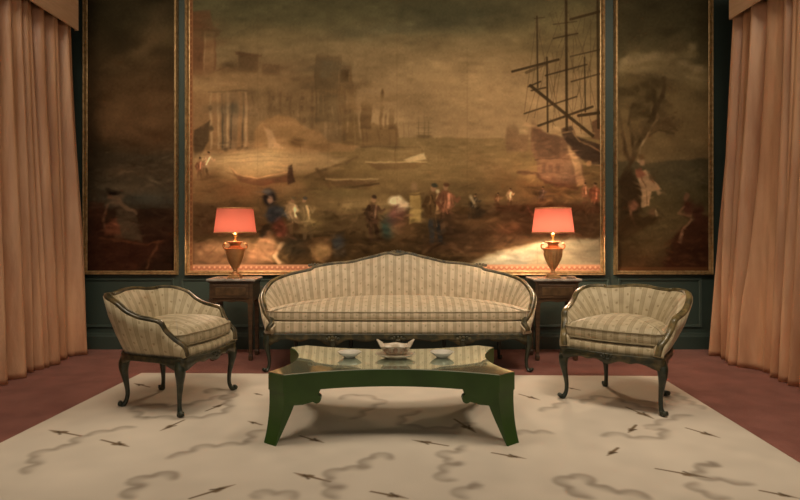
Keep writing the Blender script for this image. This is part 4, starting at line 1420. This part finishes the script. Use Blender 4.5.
# ------------------------------------------------------------------ table lamps
def lamp(label, x, y, z, fluted, mat, watts):
    t = thing('table_lamp', label, 'lamp', (x, y, z), 0, 'red-shaded urn lamps')
    bm = bmesh.new()
    add_box(bm, -.052, .052, -.052, .052, 0, .020, .003)
    add_box(bm, -.042, .042, -.042, .042, .020, .032, .003)
    link('base', finish(bm, 'lamp_base', False, 0), mat, t)
    prof = crom([(.0, .032), (.036, .032), (.036, .040), (.020, .052), (.017, .062), (.024, .068), (.022, .074), (.036, .092), (.056, .130), (.072, .175), (.078, .208), (.078, .222), (.081, .226), (.080, .234), (.060, .240), (.048, .247), (.043, .262), (.050, .275), (.062, .283), (.060, .287), (.0, .287)], 4)
    prof = [(max(0, a), .032 + (b - .032) * 1.09) for a, b in prof]
    def mod(a, k):
        zz = prof[k][1]
        if fluted and .08 < zz < .215:
            return 1 + .11 * abs(math.sin(8 * a + zz * 6)) - .05
        return 1.0
    lathe_obj('urn', mat, t, prof, 96 if fluted else 40, mod)
    for s in (-1, 1):
        h = [(s * .070, 0, .232), (s * .092, 0, .252), (s * .102, 0, .278), (s * .088, 0, .294), (s * .080, 0, .286)]
        tube_obj('handle', mat, t, [tuple(p) for p in crom(h, 5)], .0075, 8)
    lathe_obj('stem', M['brass'], t, [(0, .308), (.014, .308), (.014, .318), (.008, .322), (.008, .352), (.015, .356), (.015, .382), (0, .382)], 16)

    b = lathe_obj('bulb', None, t, [(0, .380), (.014, .380), (.016, .395), (.028, .420), (.031, .438), (.026, .456), (.012, .467), (0, .469)], 20)
    b.data.materials.append(bulb_mat(watts))
    z0, z1, r0, r1 = .382, .600, .177, .150
    bm = bmesh.new()
    rows = []
    for k in range(9):
        f = k / 8
        rows.append([((r0 + (r1 - r0) * f) * math.cos(2 * PI * j / 72), (r0 + (r1 - r0) * f) * math.sin(2 * PI * j / 72), z0 + (z1 - z0) * f) for j in range(72)])
    add_grid(bm, rows, close_u=True)
    sh = link('lamp_shade', finish(bm, 'lamp_shade'), M['shade'], t)
    for zz, r in ((z0, r0), (z1, r1)):
        bm = bmesh.new()
        ring = [((r + .0015) * math.cos(2 * PI * j / 72), (r + .0015) * math.sin(2 * PI * j / 72)) for j in range(72)]
        s_ = 1 if zz == z0 else -1
        rows = [[(a, b_, zz + s_ * .002) for a, b_ in ring], [(a, b_, zz + s_ * .011) for a, b_ in ring],
                [(a * .985, b_ * .985, zz + s_ * .011) for a, b_ in ring], [(a * .985, b_ * .985, zz + s_ * .002) for a, b_ in ring]]
        rows.append(rows[0])
        add_grid(bm, rows, close_u=True)
        link('braid_trim', finish(bm, 'shade_braid'), M['trim_gold'], sh)
    bm = bmesh.new()
    for j in range(3):
        a = 2 * PI * j / 3 + .5
        add_tube(bm, [(.010 * math.cos(a), .010 * math.sin(a), z1 - .02), (r1 * math.cos(a), r1 * math.sin(a), z1 - .006)], .002, 6)
    add_tube(bm, [(0, 0, .472), (0, 0, z1 - .018)], .003, 8)
    link('shade_carrier', finish(bm, 'shade_carrier', True, 0), M['brass'], t)
    return t
lamp('lit table lamp with a smooth copper urn and coral shade, left of the sofa', (235.2 - VX) * 5.135 / F, 5.135, .688, False, M['urn_copper'], 250.0)
lamp('lit table lamp with a fluted gilt urn and coral shade, right of the sofa', (553 - VX) * 5.135 / F, 5.135, .688, True, M['urn_gilt'], 440.0)

# little trinket beside the lamp at the right
tr = lathe_obj('trinket_dish', M['relief'], None, [(0, 0), (.030, 0), (.036, .006), (.038, .018), (.034, .018), (.028, .008), (0, .007)], 28)
tr.location = ((571 - VX) * 5.08 / F, 5.08, .688)
tag(tr, 'tiny reddish dish on the marble top beside the fluted lamp', 'dish')

# ------------------------------------------------------------------ light
def spot(loc, target, energy, size, blend=.9, col=(1, .80, .58), r=.55):
    ld = bpy.data.lights.new('unseen_ceiling_spot', 'SPOT')
    ld.energy = energy
    ld.color = col
    ld.spot_size = math.radians(size)
    ld.spot_blend = blend
    ld.shadow_soft_size = r
    o = bpy.data.objects.new('unseen_ceiling_spot', ld)
    C.objects.link(o)
    o.location = loc
    o.rotation_euler = (Vector(target) - Vector(loc)).to_track_quat('-Z', 'Y').to_euler()
    return o
WARM = (1, .84, .64)
for x, e in ((-1.6, 205), (1.6, 260)):
    spot((x, 2.9, 3.7), (x, 3.3, 0), e, 105, col=WARM)
spot((0.0, 3.9, 3.7), (0, 4.3, 0), 105, 90, col=WARM)
for x, e in ((-2.4, 95), (-.9, 160), (.9, 180), (2.4, 95)):
    spot((x, 3.2, 3.7), (x, 5.54, 2.1), e, 90, col=WARM)      # unseen wash spots, added to brighten the paintings

w = bpy.data.worlds.new('dim_hall')
S.world = w
w.use_nodes = True
bg = w.node_tree.nodes['Background']
bg.inputs['Color'].default_value = (1.0, .86, .70, 1)
bg.inputs['Strength'].default_value = 0.42

# ------------------------------------------------------------------ camera
cd = bpy.data.cameras.new('camera')
cam = bpy.data.objects.new('camera', cd)
C.objects.link(cam)
cam.location = (0, 0, CAM_H)
cam.rotation_euler = (PI / 2, 0, 0)
cd.sensor_width = 36.0
cd.lens = 36.0 * F / 800.0
cd.shift_x = (400 - VX) / 800.0
cd.shift_y = (VY - 250) / 800.0
cd.clip_start = 0.05
S.camera = cam

S.view_settings.view_transform = 'Standard'
S.view_settings.look = 'None'
S.view_settings.exposure = 0.28
S.view_settings.gamma = 1.0
S.view_settings.use_curve_mapping = False
